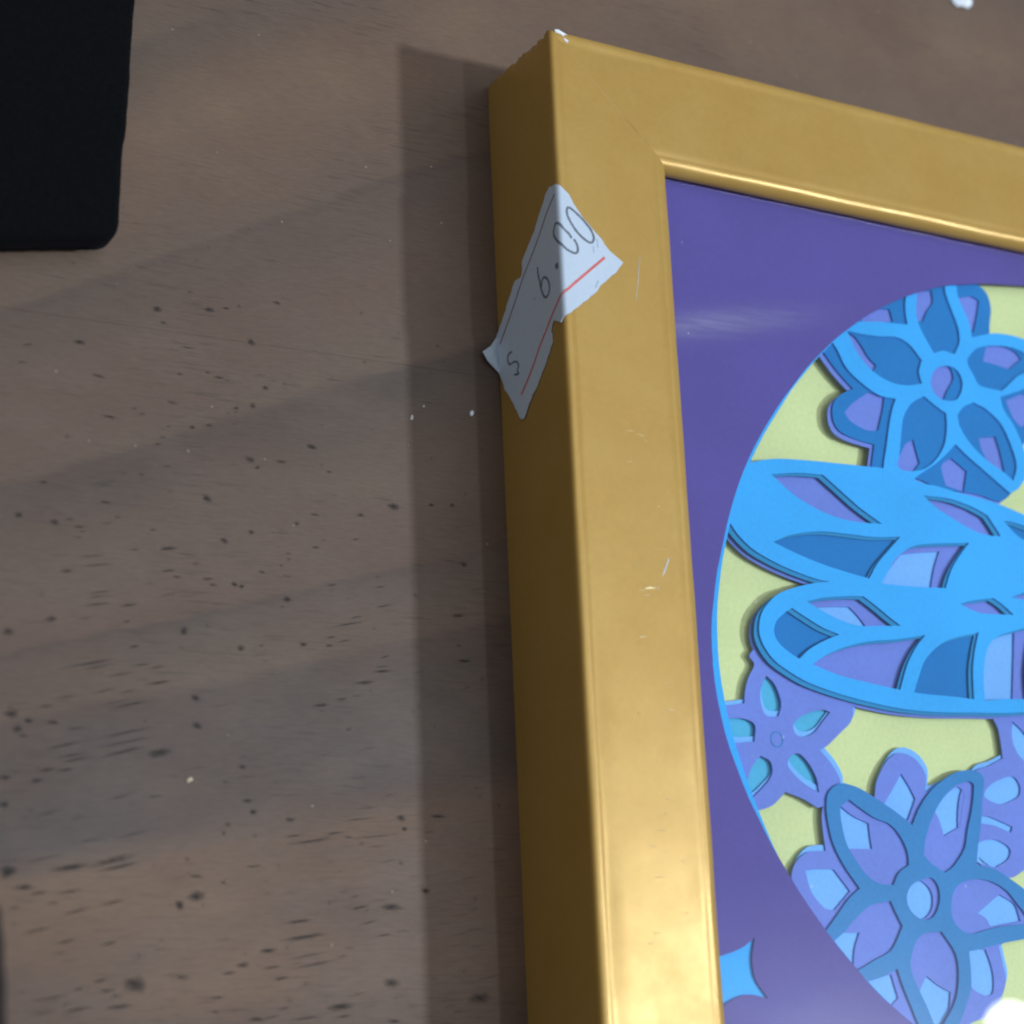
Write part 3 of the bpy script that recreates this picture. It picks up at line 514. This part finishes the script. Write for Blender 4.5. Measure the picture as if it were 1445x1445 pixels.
def grow(poly, f):
    cx = sum(p[0] for p in poly) / len(poly)
    cy = sum(p[1] for p in poly) / len(poly)
    return [(cx + (p[0] - cx) * f, cy + (p[1] - cy) * f) for p in poly]


def card(name, outer, holes, ztop, thick, mat, parent=None):
    """a sheet cut from card: outline, cut-outs and a real edge all round"""
    loops = [outer] + list(holes)
    tris = tessellate_polygon([[Vector((p[0], p[1], 0)) for p in lp] for lp in loops])
    flat = [p for lp in loops for p in lp]
    N = len(flat)
    verts = [(p[0], p[1], ztop) for p in flat] + [(p[0], p[1], ztop - thick) for p in flat]
    faces = []
    for a, b, c in tris:
        ar = (flat[b][0] - flat[a][0]) * (flat[c][1] - flat[a][1]) - (flat[c][0] - flat[a][0]) * (flat[b][1] - flat[a][1])
        if ar < 0:
            b, c = c, b
        faces.append((a, b, c))
        faces.append((a + N, c + N, b + N))
    k = 0
    for li, lp in enumerate(loops):
        n = len(lp)
        ccw = area2(lp) > 0
        flip = ccw if li == 0 else not ccw
        for i in range(n):
            a, b = k + i, k + (i + 1) % n
            faces.append((a + N, b + N, b, a) if flip else (b + N, a + N, a, b))
        k += n
    return link(name, mesh(name, verts, faces), mat, parent)


def shade(o, angle=40):
    me = o.data
    for p in me.polygons:
        p.use_smooth = True
    me.set_sharp_from_angle(angle=math.radians(angle))


# ------------------------------------------------------------------ table: boards running along x with a tight joint
table = bpy.data.objects.new('table_top', None)
table.empty_display_size = 0.02
COL.objects.link(table)
table['kind'] = 'structure'
tag(table, 'worn dark wooden table top with grey grain and pores')


def plank(y0, y1, x0=-520, x1=760):
    g, b = 0.004, 0.05
    sec = [(y0 + g, -18), (y0 + g, -b), (y0 + g + b, -0.02), (y0 + g + b * 2, 0), (y1 - g - b * 2, 0), (y1 - g - b, -0.02), (y1 - g, -b), (y1 - g, -18)]
    verts = [(x, y, z) for x in (x0, x1) for y, z in sec]
    n = len(sec)
    faces = [(i + 1, i, i + n, i + n + 1) for i in range(n - 1)] + [(0, n - 1, 2 * n - 1, n)] + [tuple(range(n)), tuple(range(2 * n - 1, n - 1, -1))]
    faces = [tuple(reversed(f)) for f in faces]
    return link('plank', mesh('plank', verts, faces), MAT['wood'], table)


SEAM = -51.3
planks = [plank(SEAM, SEAM + 165), plank(SEAM - 165, SEAM), plank(SEAM + 165, SEAM + 330), plank(SEAM - 330, SEAM - 165)]


def blob_mesh(name, items, z=0.02):
    """open pores of the wood: soft-edged dark pits, each a small fan"""
    verts, faces, fade = [], [], []
    for (x, y, l, w, a, *st) in items:
        st = st[0] if st else random.uniform(0.6, 0.95)
        a = math.radians(a)
        ca, sa = math.cos(a), math.sin(a)
        base = len(verts)
        N = 14
        l = max(l, 0.2) * 1.2
        w = max(w, 0.09) * (1.45 if l < w * 3.2 else 1.2)
        e = 1.0 if l < w * 2.6 else 1.7
        verts.append((x, y, z))
        fade.append(0.95 * st)
        for ring, (rr, fv) in enumerate(((0.42, 0.62), (1.0, 0.0))):
            for i in range(N):
                t = 2 * math.pi * i / N
                j = random.uniform(0.72, 1.22) if ring else random.uniform(0.8, 1.15)
                px = math.copysign(abs(math.cos(t)) ** (1 / e), math.cos(t)) * l * rr * j
                py = math.sin(t) * w * rr * j * (1.0 - 0.6 * abs(math.cos(t)) * (e > 1))
                verts.append((x + px * ca - py * sa, y + px * sa + py * ca, z))
                fade.append(fv * st * random.uniform(0.7, 1.0))
        for i in range(N):
            j = (i + 1) % N
            faces.append((base, base + 1 + i, base + 1 + j))
            faces.append((base + 1 + i, base + 1 + N + i, base + 1 + N + j, base + 1 + j))
    me = mesh(name, verts, faces)
    at = me.attributes.new('fade', 'FLOAT', 'POINT')
    at.data.foreach_set('value', fade)
    return me


marks = [m for m in S['marks']]
for k in range(900):                       # smaller, fainter pores between the large ones
    x, y = random.uniform(-100, -3), random.uniform(-165, -30)
    if random.random() > (-y / 165.0) ** 1.1:
        continue
    dash = random.random() < 0.65
    ang = 8 + random.uniform(-4, 5) if y < -90 else random.uniform(-4, 6)
    marks.append((x, y, random.uniform(0.5, 2.0) if dash else random.uniform(0.2, 0.5), random.uniform(0.08, 0.15) if dash else random.uniform(0.12, 0.28), ang, random.uniform(0.10, 0.42)))
for pl, sel in ((planks[0], [m for m in marks if m[1] > SEAM]), (planks[1], [m for m in marks if m[1] <= SEAM])):
    po = link('pore_marks', blob_mesh('pore_marks', sel), MAT['pore'], pl)
    po['kind'] = 'stuff'

# ------------------------------------------------------------------ the framed picture
frame = thing('framed_picture', 'gold picture frame holding layered blue and purple cut paper flowers under glass', 'picture frame')

PROFILE = [(0.0, 0.0)] + [(0.0, z) for z in [0.5 + i * 0.76 for i in range(25)]]
PROFILE += [(0.0, H - 0.75), (0.04, H - 0.48), (0.15, H - 0.24), (0.34, H - 0.08), (0.60, H - 0.01), (0.95, H + 0.0), (1.40, H - 0.02), (1.75, H - 0.05), (2.15, H - 0.06), (2.8, H - 0.06)]
PROFILE += [(5.0, H - 0.07), (8.0, H - 0.08), (11.0, H - 0.07), (14.0, H - 0.05), (16.6, H - 0.03), (17.6, H - 0.02), (17.9, H - 0.10)]
for i in range(12):
    a = math.radians(90 - i * 8.2)
    PROFILE.append((18.15 + 2.0 * math.cos(a), H - 2.08 + 2.03 * math.sin(a)))
PROFILE += [(20.05, H - 2.55), (16.8, H - 2.56), (16.8, 1.5), (16.8, 0.0)]
KX = 1.045                     # the side rails are cut a little wider than the top and bottom


def corner_rough(z):
    z = z / H
    s = math.sin(z * 31.0) * 0.5 + math.sin(z * 57.0 + 1.3) * 0.32 + math.sin(z * 93 + 0.4) * 0.25
    return max(0.0, 0.22 + 0.26 * s + (0.25 if 0.70 < z < 0.80 else 0.0)) * (0.4 if z > 0.96 else 1.0)


def rail(length, origin, along, inward, kw, kt, ridge):
    ts = [0, 0.25, 0.5, 0.8, 1.2, 1.8, 2.6, 4, 8] + [length * k / 40.0 for k in range(2, 39)] + [length - 8, length - 4, length - 2, length - 1, length]
    n = len(PROFILE)
    verts = []
    A, I, O = Vector(along), Vector(inward), Vector(origin)
    for t in ts:
        k = t / length
        for (u, z) in PROFILE:
            tt = u * kt + (length - 2 * u * kt) * k
            uu = u * kw
            if t < 4 and u < 1.3:
                f = math.exp(-(t / 1.0) ** 2) * corner_rough(z) * (1 - u / 1.3) * (0.35 + 0.65 * (z / H))
                uu += f
                tt += f * math.exp(-(t / 0.5) ** 2)
            # hand finished: the long edges waver a little
            wv = 0.045 * math.sin(tt * 0.21 + u) + 0.03 * math.sin(tt * 0.53 + 2.1 * u)
            zz = z + (wv if z > 15 else 0.0)
            if z > H - 0.2 and 0.5 < u < 3.0:      # worn ridge just inside the outer edge
                zz += ridge * (math.exp(-((u - 1.2) / 0.35) ** 2) - 0.7 * math.exp(-((u - 2.0) / 0.4) ** 2))
            p = O + A * tt + I * uu
            verts.append((p.x, p.y, zz))
    faces = []
    m = len(ts)
    for j in range(m - 1):
        for i in range(n):
            i2 = (i + 1) % n
            faces.append((j * n + i, j * n + i2, (j + 1) * n + i2, (j + 1) * n + i))
    faces.append(tuple(range(n - 1, -1, -1)))
    faces.append(tuple((m - 1) * n + i for i in range(n)))
    me = mesh('rail', verts, faces)
    bm = bmesh.new()
    bm.from_mesh(me)
    bmesh.ops.recalc_face_normals(bm, faces=bm.faces)
    bm.to_mesh(me)
    bm.free()
    o = link('rail', me, MAT['gold'], frame)
    shade(o, 50)
    return o


G = 0.03                                   # mitre joints stay a hair open
left_rail = rail(FH, (0, 0, 0), (0, -1, 0), (1, 0, 0), KX, 1.0, 0.085)
top_rail = rail(FW, (0, 0, 0), (1, 0, 0), (0, -1, 0), 1.0, KX, 0.02)
rail(FH, (FW, -FH, 0), (0, 1, 0), (-1, 0, 0), KX, 1.0, 0.085)
rail(FW, (FW, -FH, 0), (-1, 0, 0), (0, 1, 0), 1.0, KX, 0.02)
tag(left_rail, 'gold side rail with a paper price sticker folded over its edge')
tag(top_rail, 'gold top rail with a bright rounded inner bead')


def strip(name, pts, width, mat, parent, z, taper=True, thick=0.03):
    """a thin raised stroke along a polyline on a level face"""
    v, f = [], []
    n = len(pts)
    for i, p in enumerate(pts):
        a, b = Vector(pts[max(i - 1, 0)]), Vector(pts[min(i + 1, n - 1)])
        t = (b - a).normalized()
        w = width * (0.5 if not taper else (0.15 + 0.5 * math.sin(math.pi * (i + 0.5) / n))) * random.uniform(0.75, 1.2)
        nx, ny = -t.y * w, t.x * w
        v += [(p[0] + nx, p[1] + ny, z), (p[0], p[1], z + thick), (p[0] - nx, p[1] - ny, z)]
        if i:
            k = i * 3
            f += [(k - 3, k - 2, k + 1, k), (k - 2, k - 1, k + 2, k + 1)]
    return link(name, mesh(name, v, f), mat, parent)


# white gesso showing at the knocked corner and along the mitre
def chip(pts, z, mat):
    c = (sum(p[0] for p in pts) / len(pts), sum(p[1] for p in pts) / len(pts))
    v = [(c[0], c[1], z + 0.06)] + [(p[0], p[1], z) for p in pts]
    n = len(pts)
    return link('chip', mesh('chip', v, [(0, 1 + i, 1 + (i + 1) % n) for i in range(n)]), mat, left_rail)


chip([tuple(p) for p in S['chip']], H + 0.0, MAT['gesso'])
strip('mitre_line', [(3.0, -2.8), (4.2, -4.1), (5.6, -5.3), (7.6, -7.3), (9.6, -9.2), (12.0, -11.5), (14.5, -13.8), (16.8, -16.1)], 0.06, MAT['rub'], left_rail, H - 0.07)
strip('scratch', [(14.3, -36.0), (13.9, -38.2), (13.6, -40.4), (13.2, -42.5), (13.1, -43.6)], 0.15, MAT['scratch'], left_rail, H - 0.05)
strip('scratch', [(15.9, -84.2), (15.3, -85.6), (14.6, -87.0), (14.0, -88.2), (13.6, -89.0)], 0.38, MAT['scratch'], left_rail, H - 0.04)
strip('scratch', [(11.2, -89.2), (12.2, -88.9), (13.4, -88.9), (14.3, -89.2)], 0.20, MAT['rub'], left_rail, H - 0.06)
for k in range(44):                        # small handling marks on the face of the rail
    x, y = random.uniform(8.0, 17.0), random.uniform(-140, -62)
    l = random.uniform(0.25, 0.9)
    s = random.uniform(-0.12, 0.12)
    strip('scratch', [(x - l, y - s), (x - l * 0.3, y + random.uniform(-.05, .05)), (x + l * 0.4, y + s), (x + l, y + s * 1.4)], random.uniform(0.05, 0.13), MAT['rub'], left_rail, H - 0.07)
sc = strip('chip', [(17.2, -79.3), (17.25, -80.2), (17.2, -81.0)], 0.75, MAT['rub'], left_rail, H - 0.03)

# backing, mat and glass
rect = lambda e: [(e, -e), (e, -FH + e), (FW - e, -FH + e), (FW - e, -e)]
card('backing_board', rect(17.0), [], ZY - 0.05, 1.6, MAT['board'], frame)
card('background_card', rect(17.1), [], ZY + 0.3, 0.3, MAT['yellow'], frame)


def radial(table_, lo, hi, base, rise=0.0, n=180):
    """outline of the oval: measured on its visible side, mirrored to the other"""
    out = []
    for i in range(n):
        th = 360.0 * i / n
        t = th if 90 <= th <= 270 else (180 - th) % 360
        if t < lo:
            r = table_[0][1] + rise * min(1.0, (lo - t) / 18.0)
        elif t > hi:
            r = table_[-1][1]
        else:
            r = base
            for (a, ra), (b, rb) in zip(table_, table_[1:]):
                if a <= t <= b:
                    k = (t - a) / (b - a)
                    k = k * k * (3 - 2 * k)
                    r = ra + (rb - ra) * k
                    break
        out.append((OX + OA * r * math.cos(math.radians(th)), OY + OB * r * math.sin(math.radians(th))))
    return out


oval = radial(S['oval_r'], 100, 230, 1.0)
ring_in = radial(S['ring_r'], 134, 230, 0.995, 0.025)
star = spline(S['star'])
mirror = lambda poly: [(2 * OX - p[0], p[1]) for p in poly]
mat_board = card('mat_board', rect(17.1), [oval, star], ZM, 0.38, MAT['purple'], frame)
tag(mat_board, 'purple mat with an oval opening and a small cut out star')
card('star_backing', grow(star, 1.12), [], Z5 - 0.02, 0.3, MAT['bright'], frame)
card('oval_border', [(OX + (OA + 3.5) * math.cos(a * math.pi / 90), OY + (OB + 3.0) * math.sin(a * math.pi / 90)) for a in range(180)],
     [ring_in], Z5 + 0.03, 0.27, MAT['bright'], frame)
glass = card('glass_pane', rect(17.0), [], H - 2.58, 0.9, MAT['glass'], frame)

sp = lambda k: spline(S[k])


def group_of(pre):
    return [spline(S[k]) for k in S if k.startswith(pre)]


def part(name, label=None):
    o = bpy.data.objects.new(name, None)
    o.empty_display_size = 0.005
    COL.objects.link(o)
    o.parent = frame
    if label:
        o['label'] = label
    return o


TH = 0.26
move = lambda poly, dx, dy: [(p[0] + dx, p[1] + dy) for p in poly]   # sheets are glued a little out of register
wing_o, wing_h = sp('wing'), group_of('wing_')
for side in (0, 1):
    mm = mirror if side else (lambda q: q)
    # wing: two bright sheets on top, coloured sheets below seen through the cells
    w = part('paper_wing', 'bright blue cut paper wing with rows of open cells' if not side else None)
    card('top_sheet', mm(wing_o), [mm(q) for q in wing_h], Z5, TH, MAT['bright'], w)
    card('second_sheet', mm(move(wing_o, -0.8, -0.5)), [mm(move(q, -0.8, -0.5)) for q in wing_h], Z4, TH, MAT['teal'], w)
    for k in ('h2', 'h5', 'h7', 'h9'):
        card('cell_backing', mm(offset(sp('wing_' + k), 1.6)), [], Z3, 0.24, MAT['mid'], w)
    card('lavender_sheet', mm(move(wing_o, -1.15, -0.85)), [mm(sp('wingwin_' + k)) for k in ('h3', 'h6', 'h10')], Z2 + 0.01, 0.26, MAT['lavender'], w)
    for k in ('h3', 'h6', 'h10'):
        card('cell_backing', mm(offset(sp('wing_' + k), 1.9)), [], Z1 + 0.02, 0.22, MAT['light'], w)
    # large bright flower at the top of the oval
    f = part('paper_flower', 'bright blue outlined paper flower above the wing' if not side else None)
    card('top_sheet', mm(sp('fa')), [mm(q) for q in group_of('fa_')], Z5 + 0.015, 0.28, MAT['bright'], f)
    card('petal_sheet', mm(sp('fab')), [mm(q) for q in group_of('fab_')], Z4 + 0.0, 0.26, MAT['mid'], f)
    card('lavender_sheet', mm(move(sp('fab'), -0.8, -0.6)), [], Z3 + 0.03, 0.26, MAT['lavender'], f)
    # large steel blue flower at the bottom of the oval
    f = part('paper_flower', 'steel blue outlined paper flower below the wing' if not side else None)
    card('top_sheet', mm(sp('fb')), [mm(q) for q in group_of('fb_')], Z3 + 0.10, 0.36, MAT['steel'], f)
    card('lavender_sheet', mm(sp('fbb')), [mm(q) for q in group_of('fbb_')], Z2 + 0.03, 0.25, MAT['lavender'], f)
    card('light_sheet', mm(move(sp('fbb'), 0.75, 0.95)), [], Z1 + 0.05, 0.25, MAT['light'], f)
    # small lavender flower by the border
    f = part('paper_flower', 'small lavender paper flower with pointed openings beside the oval border' if not side else None)
    hol = [sp('fc_' + k) for k in 'abcde']
    card('lavender_sheet', mm(sp('fc')), [mm(q) for q in hol], Z2 + 0.05, 0.26, MAT['lavender'], f)
    card('light_sheet', mm(move(sp('fc'), 0.8, 0.8)), [mm([(a + 0.45, b + 0.85) for a, b in grow(q, 0.98)]) for q in hol], Z1 + 0.03, 0.25, MAT['light'], f)
    card('cyan_sheet', mm(offset(sp('fc'), -0.8)), [], Z0 + 0.02, 0.22, MAT['cyan'], f)
    # second small lavender flower nearer the middle
    f = part('paper_flower', 'small lavender paper flower half hidden behind the steel blue flower' if not side else None)
    card('lavender_sheet', mm(sp('fd')), [mm(q) for q in group_of('fd_')], Z2 - 0.01, 0.25, MAT['lavender'], f)
    card('light_sheet', mm(move(sp('fd'), 0.55, 0.9)), [], Z1 - 0.01, 0.25, MAT['light'], f)
# pressed ring in the middle of the small flower
rx, ry = S['ringc'][0]
circ = lambda r: [(rx + r * math.cos(a * math.pi / 16), ry + r * math.sin(a * math.pi / 16)) for a in range(32)]
small = [o for o in frame.children if o.name.startswith('paper_flower') and 'pointed' in o.get('label', '')][0]
card('pressed_ring', circ(1.22), [circ(1.04)], Z2 + 0.11, 0.06, MAT['steel'], small)

# ------------------------------------------------------------------ price sticker, folded over the edge of the side rail
stk = thing('price_sticker', 'torn white paper price sticker marked $ 6.00 folded over the gold rail', 'price sticker', (0, -40, 0))
ST = S['sticker']


def fold(s, y, lift=0.0):
    """from the flat sticker to its place: s<0 hangs on the outer side, s>0 lies on the top face"""
    c = 0.5                                # radius of the edge under the paper
    q = 0.25 * math.pi * (c + 0.2)
    if s > q:
        x, z = c + (s - q), H + 0.2 + lift
        z += 0.0055 * max(0.0, s - 3.0) ** 2
    elif s < -q:
        x, z = -0.2 - lift, H - c - (-s - q)
        x -= 0.02 * max(0.0, -s - 9)
    else:
        a = math.radians(135 - s / q * 45.0)
        x, z = c + (c + 0.2 + lift) * math.cos(a), H - c + (c + 0.2 + lift) * math.sin(a)
    return (x, y + 40, z)


def folded_sheet(name, poly, mat, parent, lift, thick):
    bm = bmesh.new()
    vs = [bm.verts.new((p[0], p[1], 0)) for p in poly]
    tris = tessellate_polygon([[Vector((p[0], p[1], 0)) for p in poly]])
    for a, b, c in tris:
        try:
            bm.faces.new((vs[a], vs[b], vs[c]))
        except ValueError:
            pass
    smin, smax = min(p[0] for p in poly), max(p[0] for p in poly)
    cuts = [-0.55 + 1.10 * i / 8 for i in range(9)] + [c for c in (-15, -12, -9, -6, -3, 3, 5, 7, 9)]
    for c in cuts:
        if smin < c < smax:
            bmesh.ops.bisect_plane(bm, geom=bm.verts[:] + bm.edges[:] + bm.faces[:], dist=1e-5, plane_co=(c, 0, 0), plane_no=(1, 0, 0))
    bmesh.ops.recalc_face_normals(bm, faces=bm.faces)
    bm.normal_update()
    if sum(f.normal.z for f in bm.faces) < 0:
        bmesh.ops.reverse_faces(bm, faces=bm.faces)
    bm.verts.ensure_lookup_table()
    top = [fold(v.co.x, v.co.y, lift) for v in bm.verts]
    bot = [fold(v.co.x, v.co.y, lift - thick) for v in bm.verts]
    idx = {v: i for i, v in enumerate(bm.verts)}
    N = len(top)
    faces = [tuple(idx[v] for v in f.verts) for f in bm.faces]
    faces += [tuple(reversed([idx[v] + N for v in f.verts])) for f in bm.faces]
    for e in bm.edges:
        if len(e.link_faces) == 1:
            fl = e.link_faces[0].loops
            for l in fl:
                if l.edge == e:
                    a, b = idx[l.vert], idx[l.link_loop_next.vert]
                    faces.append((b, a, a + N, b + N))
    bm.free()
    me = mesh(name, top + bot, faces)
    o = link(name, me, mat, parent)
    shade(o, 30)
    return o


def ragged(poly, step=0.7, amp=0.09):
    out = []
    n = len(poly)
    for i in range(n):
        a, b = Vector(poly[i]), Vector(poly[(i + 1) % n])
        k = max(1, int((b - a).length / step))
        for j in range(k):
            p = a + (b - a) * (j / k)
            out.append((p.x + random.uniform(-amp, amp), p.y + random.uniform(-amp, amp)))
    return out


folded_sheet('paper', ragged(ST['outline']), MAT['sticker'], stk, 0.05, 0.12)


def stroke(name, pts, width, mat, lift=0.075, n=5, wobble=0.12):
    """a pen or print stroke laid on the folded paper"""
    P = []
    for i in range(len(pts) - 1):
        p0, p1, p2, p3 = (Vector(pts[max(i - 1, 0)]), Vector(pts[i]), Vector(pts[i + 1]), Vector(pts[min(i + 2, len(pts) - 1)]))
        for k in range(n):
            s = k / n
            P.append(0.5 * ((2 * p1) + (p2 - p0) * s + (2 * p0 - 5 * p1 + 4 * p2 - p3) * s * s + (3 * p1 - p0 - 3 * p2 + p3) * s ** 3))
    P.append(Vector(pts[-1]))
    v, f = [], []
    for i, p in enumerate(P):
        t = (P[min(i + 1, len(P) - 1)] - P[max(i - 1, 0)])
        t = t.normalized() if t.length > 1e-6 else Vector((1, 0))
        w = width * 0.5 * (1 + random.uniform(-wobble, wobble))
        v += [fold(p.x - t.y * w, p.y + t.x * w, lift), fold(p.x + t.y * w, p.y - t.x * w, lift)]
        if i:
            k = 2 * i
            f.append((k - 2, k - 1, k + 1, k))
    return link(name, mesh(name, v, f), mat, stk)


tag(stroke('handwritten_zero', ST['zero_a'], 0.40, MAT['pen'], n=9), 'first handwritten zero')
tag(stroke('handwritten_zero', ST['zero_b'], 0.40, MAT['pen']), 'last handwritten zero')
stroke('decimal_point', ST['dot'], 0.95, MAT['pen'], wobble=0.3)
stroke('handwritten_six', ST['six'], 0.40, MAT['pen'])
stroke('dollar_mark', ST['dollar'], 0.34, MAT['pen'], wobble=0.4)
stroke('ink_speck', ST['speck'], 0.40, MAT['crease'])
stroke('red_rule', ST['red_a'], 0.42, MAT['red'], n=18, wobble=0.06)
stroke('maroon_rule', ST['maroon'], 0.24, MAT['maroon'], n=10, wobble=0.1)
for k in 'abc':
    stroke('crease', ST['crease_' + k], 0.22, MAT['crease'])
# the lifted corner, curling away from the rail just above the table
fl = [Vector((p[0], p[1] + 40, max(p[2], 0.12))) for p in S['flap']]
mid = (fl[0] + fl[4] + fl[2]) / 3 + Vector((-0.25, 0, 0.5))
vs = [tuple(p) for p in fl] + [tuple(mid)]
vs += [(a - 0.05, b, c - 0.1) for a, b, c in vs]
fc = []
for i in range(5):
    j = (i + 1) % 5
    fc += [(i, j, 5), (j + 6, i + 6, 11), (j, i, i + 6, j + 6)]
flap = link('curled_corner', mesh('curled_corner', vs, fc), MAT['sticker'], stk)
tag(flap, 'bright curled corner of the sticker by the table')

# ------------------------------------------------------------------ black velvet board
PD = S['pad']
pad = thing('velvet_board', 'black velvety board with a rounded corner lying at the upper left', 'display board', (-90, 0, 0))
outl = [(p[0], p[1]) for p in PD[:4]] + [(-63.90, -38.9), (-64.05, -39.9), (-64.45, -40.7), (-65.1, -41.25), (-66.2, -41.75), tuple(PD[-1])]
ex = Vector(PD[-1]) - Vector((-66.2, -41.75))
ex.normalize()
left = Vector(PD[-1]) + ex * 60
up = Vector(PD[0]) + (Vector(PD[0]) - Vector(PD[2])).normalized() * 75
far = left + (up - Vector(PD[5])) * 1.0
outl = outl + [tuple(left), tuple(far), tuple(up)]


def soft_slab(name, poly, z0, z1, r, mat, parent, off):
    s = 1 if area2(poly) > 0 else -1
    P2 = []
    n = len(poly)
    for i in range(n):                     # finer outline with a slightly fuzzy line
        a, b = Vector(poly[i]), Vector(poly[(i + 1) % n])
        k = max(1, int((b - a).length / 1.5))
        for j in range(k):
            q = a + (b - a) * j / k
            P2.append((q.x + random.uniform(-.07, .07), q.y + random.uniform(-.07, .07)))
    rings = []
    for i in range(7):
        a = math.pi / 2 * i / 6
        rings.append((-r * (1 - math.cos(a)), z1 - r + r * math.sin(a)))
    rings = [(-r * 0.3, z0), (0, z0 + r * 0.3)] + rings
    v, f = [], []
    for d, z in rings:
        for q in offset(P2, d):
            v.append((q[0] - off[0], q[1] - off[1], z))
    m = len(P2)
    for k in range(len(rings) - 1):
        for i in range(m):
            j = (i + 1) % m
            f.append((k * m + i, k * m + j, (k + 1) * m + j, (k + 1) * m + i))
    last = (len(rings) - 1) * m
    for a, b, c in tessellate_polygon([[Vector((q[0], q[1], 0)) for q in v[last:last + m]]]):
        f.append((last + a, last + b, last + c))
    for a, b, c in tessellate_polygon([[Vector((q[0], q[1], 0)) for q in v[:m]]]):
        f.append((c, b, a))
    me = mesh(name, v, f)
    bm = bmesh.new()
    bm.from_mesh(me)
    bmesh.ops.recalc_face_normals(bm, faces=bm.faces)
    bm.to_mesh(me)
    bm.free()
    o = link(name, me, mat, parent)
    shade(o, 60)
    return o


soft_slab('velvet_cover', outl, 2.4, 7.0, 1.2, MAT['velvet'], pad, (-90, 0))
shade_riser = [(-70.5, -38.0), (-118, -47), (-120, 60), (-66, 60)]  # unseen riser, added to lift the board so soft shade gathers below its edge
soft_slab('shade_riser', shade_riser, 0.0, 2.5, 0.4, MAT['velvet'], pad, (-90, 0))

# ------------------------------------------------------------------ crumbs and scraps
def crumb(name, x, y, z, r, label, cat, mat, flat=0.55):
    bm = bmesh.new()
    bmesh.ops.create_icosphere(bm, subdivisions=2, radius=1.0)
    for v in bm.verts:
        k = random.uniform(0.7, 1.25)
        v.co = Vector((v.co.x * r * k * 1.25, v.co.y * r * k * 0.8, max(v.co.z, -0.6) * r * flat * k)) * MM
    me = bpy.data.meshes.new(name)
    bm.to_mesh(me)
    bm.free()
    o = link(name, me, mat)
    o.location = Vector((x, y, z + r * flat * 0.55)) * MM
    o.rotation_euler = (0, 0, random.uniform(0, 3))
    return tag(o, label, cat)


SPK = S['specks']
crumb('paper_crumb', SPK[0][0], SPK[0][1], 0, 0.34, 'tiny pale paper crumb on the table at the edge of the shadow band', 'crumb', MAT['crumb'])
crumb('paper_crumb', SPK[1][0], SPK[1][1], 0, 0.40, 'white paper crumb on the table just left of the sticker tip', 'crumb', MAT['gesso'])
crumb('paper_crumb', SPK[2][0], SPK[2][1], 0, 0.18, 'smallest pale crumb between the two paper crumbs by the frame', 'crumb', MAT['crumb'])
crumb('yellow_crumb', SPK[3][0], SPK[3][1], 0, 0.36, 'yellowish crumb on the grey grain left of the frame', 'crumb', plain('yellow_crumb', (0.62, 0.52, 0.34), 0.8))
crumb('paper_scrap', SPK[4][0], SPK[4][1], 0, 2.1, 'blurred white paper scrap at the top edge beyond the frame', 'paper scrap', MAT['gesso'], 0.3)
crumb('lint_fleck', -74.1, -36.1, 6.8, 0.20, 'pale lint fleck on the black velvet board', 'lint', MAT['crumb'])

# ------------------------------------------------------------------ brown edge at the lower left
DK = S['dark']
pc = [tuple(p) for p in DK] + [(DK[-1][0] + 2, DK[-1][1] - 40), (DK[0][0] - 55, DK[-1][1] - 40), (DK[0][0] - 55, DK[0][1] + 4), (DK[0][0] - 6, DK[0][1] + 5)]
dark_edge = soft_slab('dark_block', pc, 0.0, 46.0, 3.0, MAT['brown'], None, (0, 0))  # tall dark brown block with rounded edges
tag(dark_edge, 'dark brown blurred edge of a block at the lower left corner', 'case')
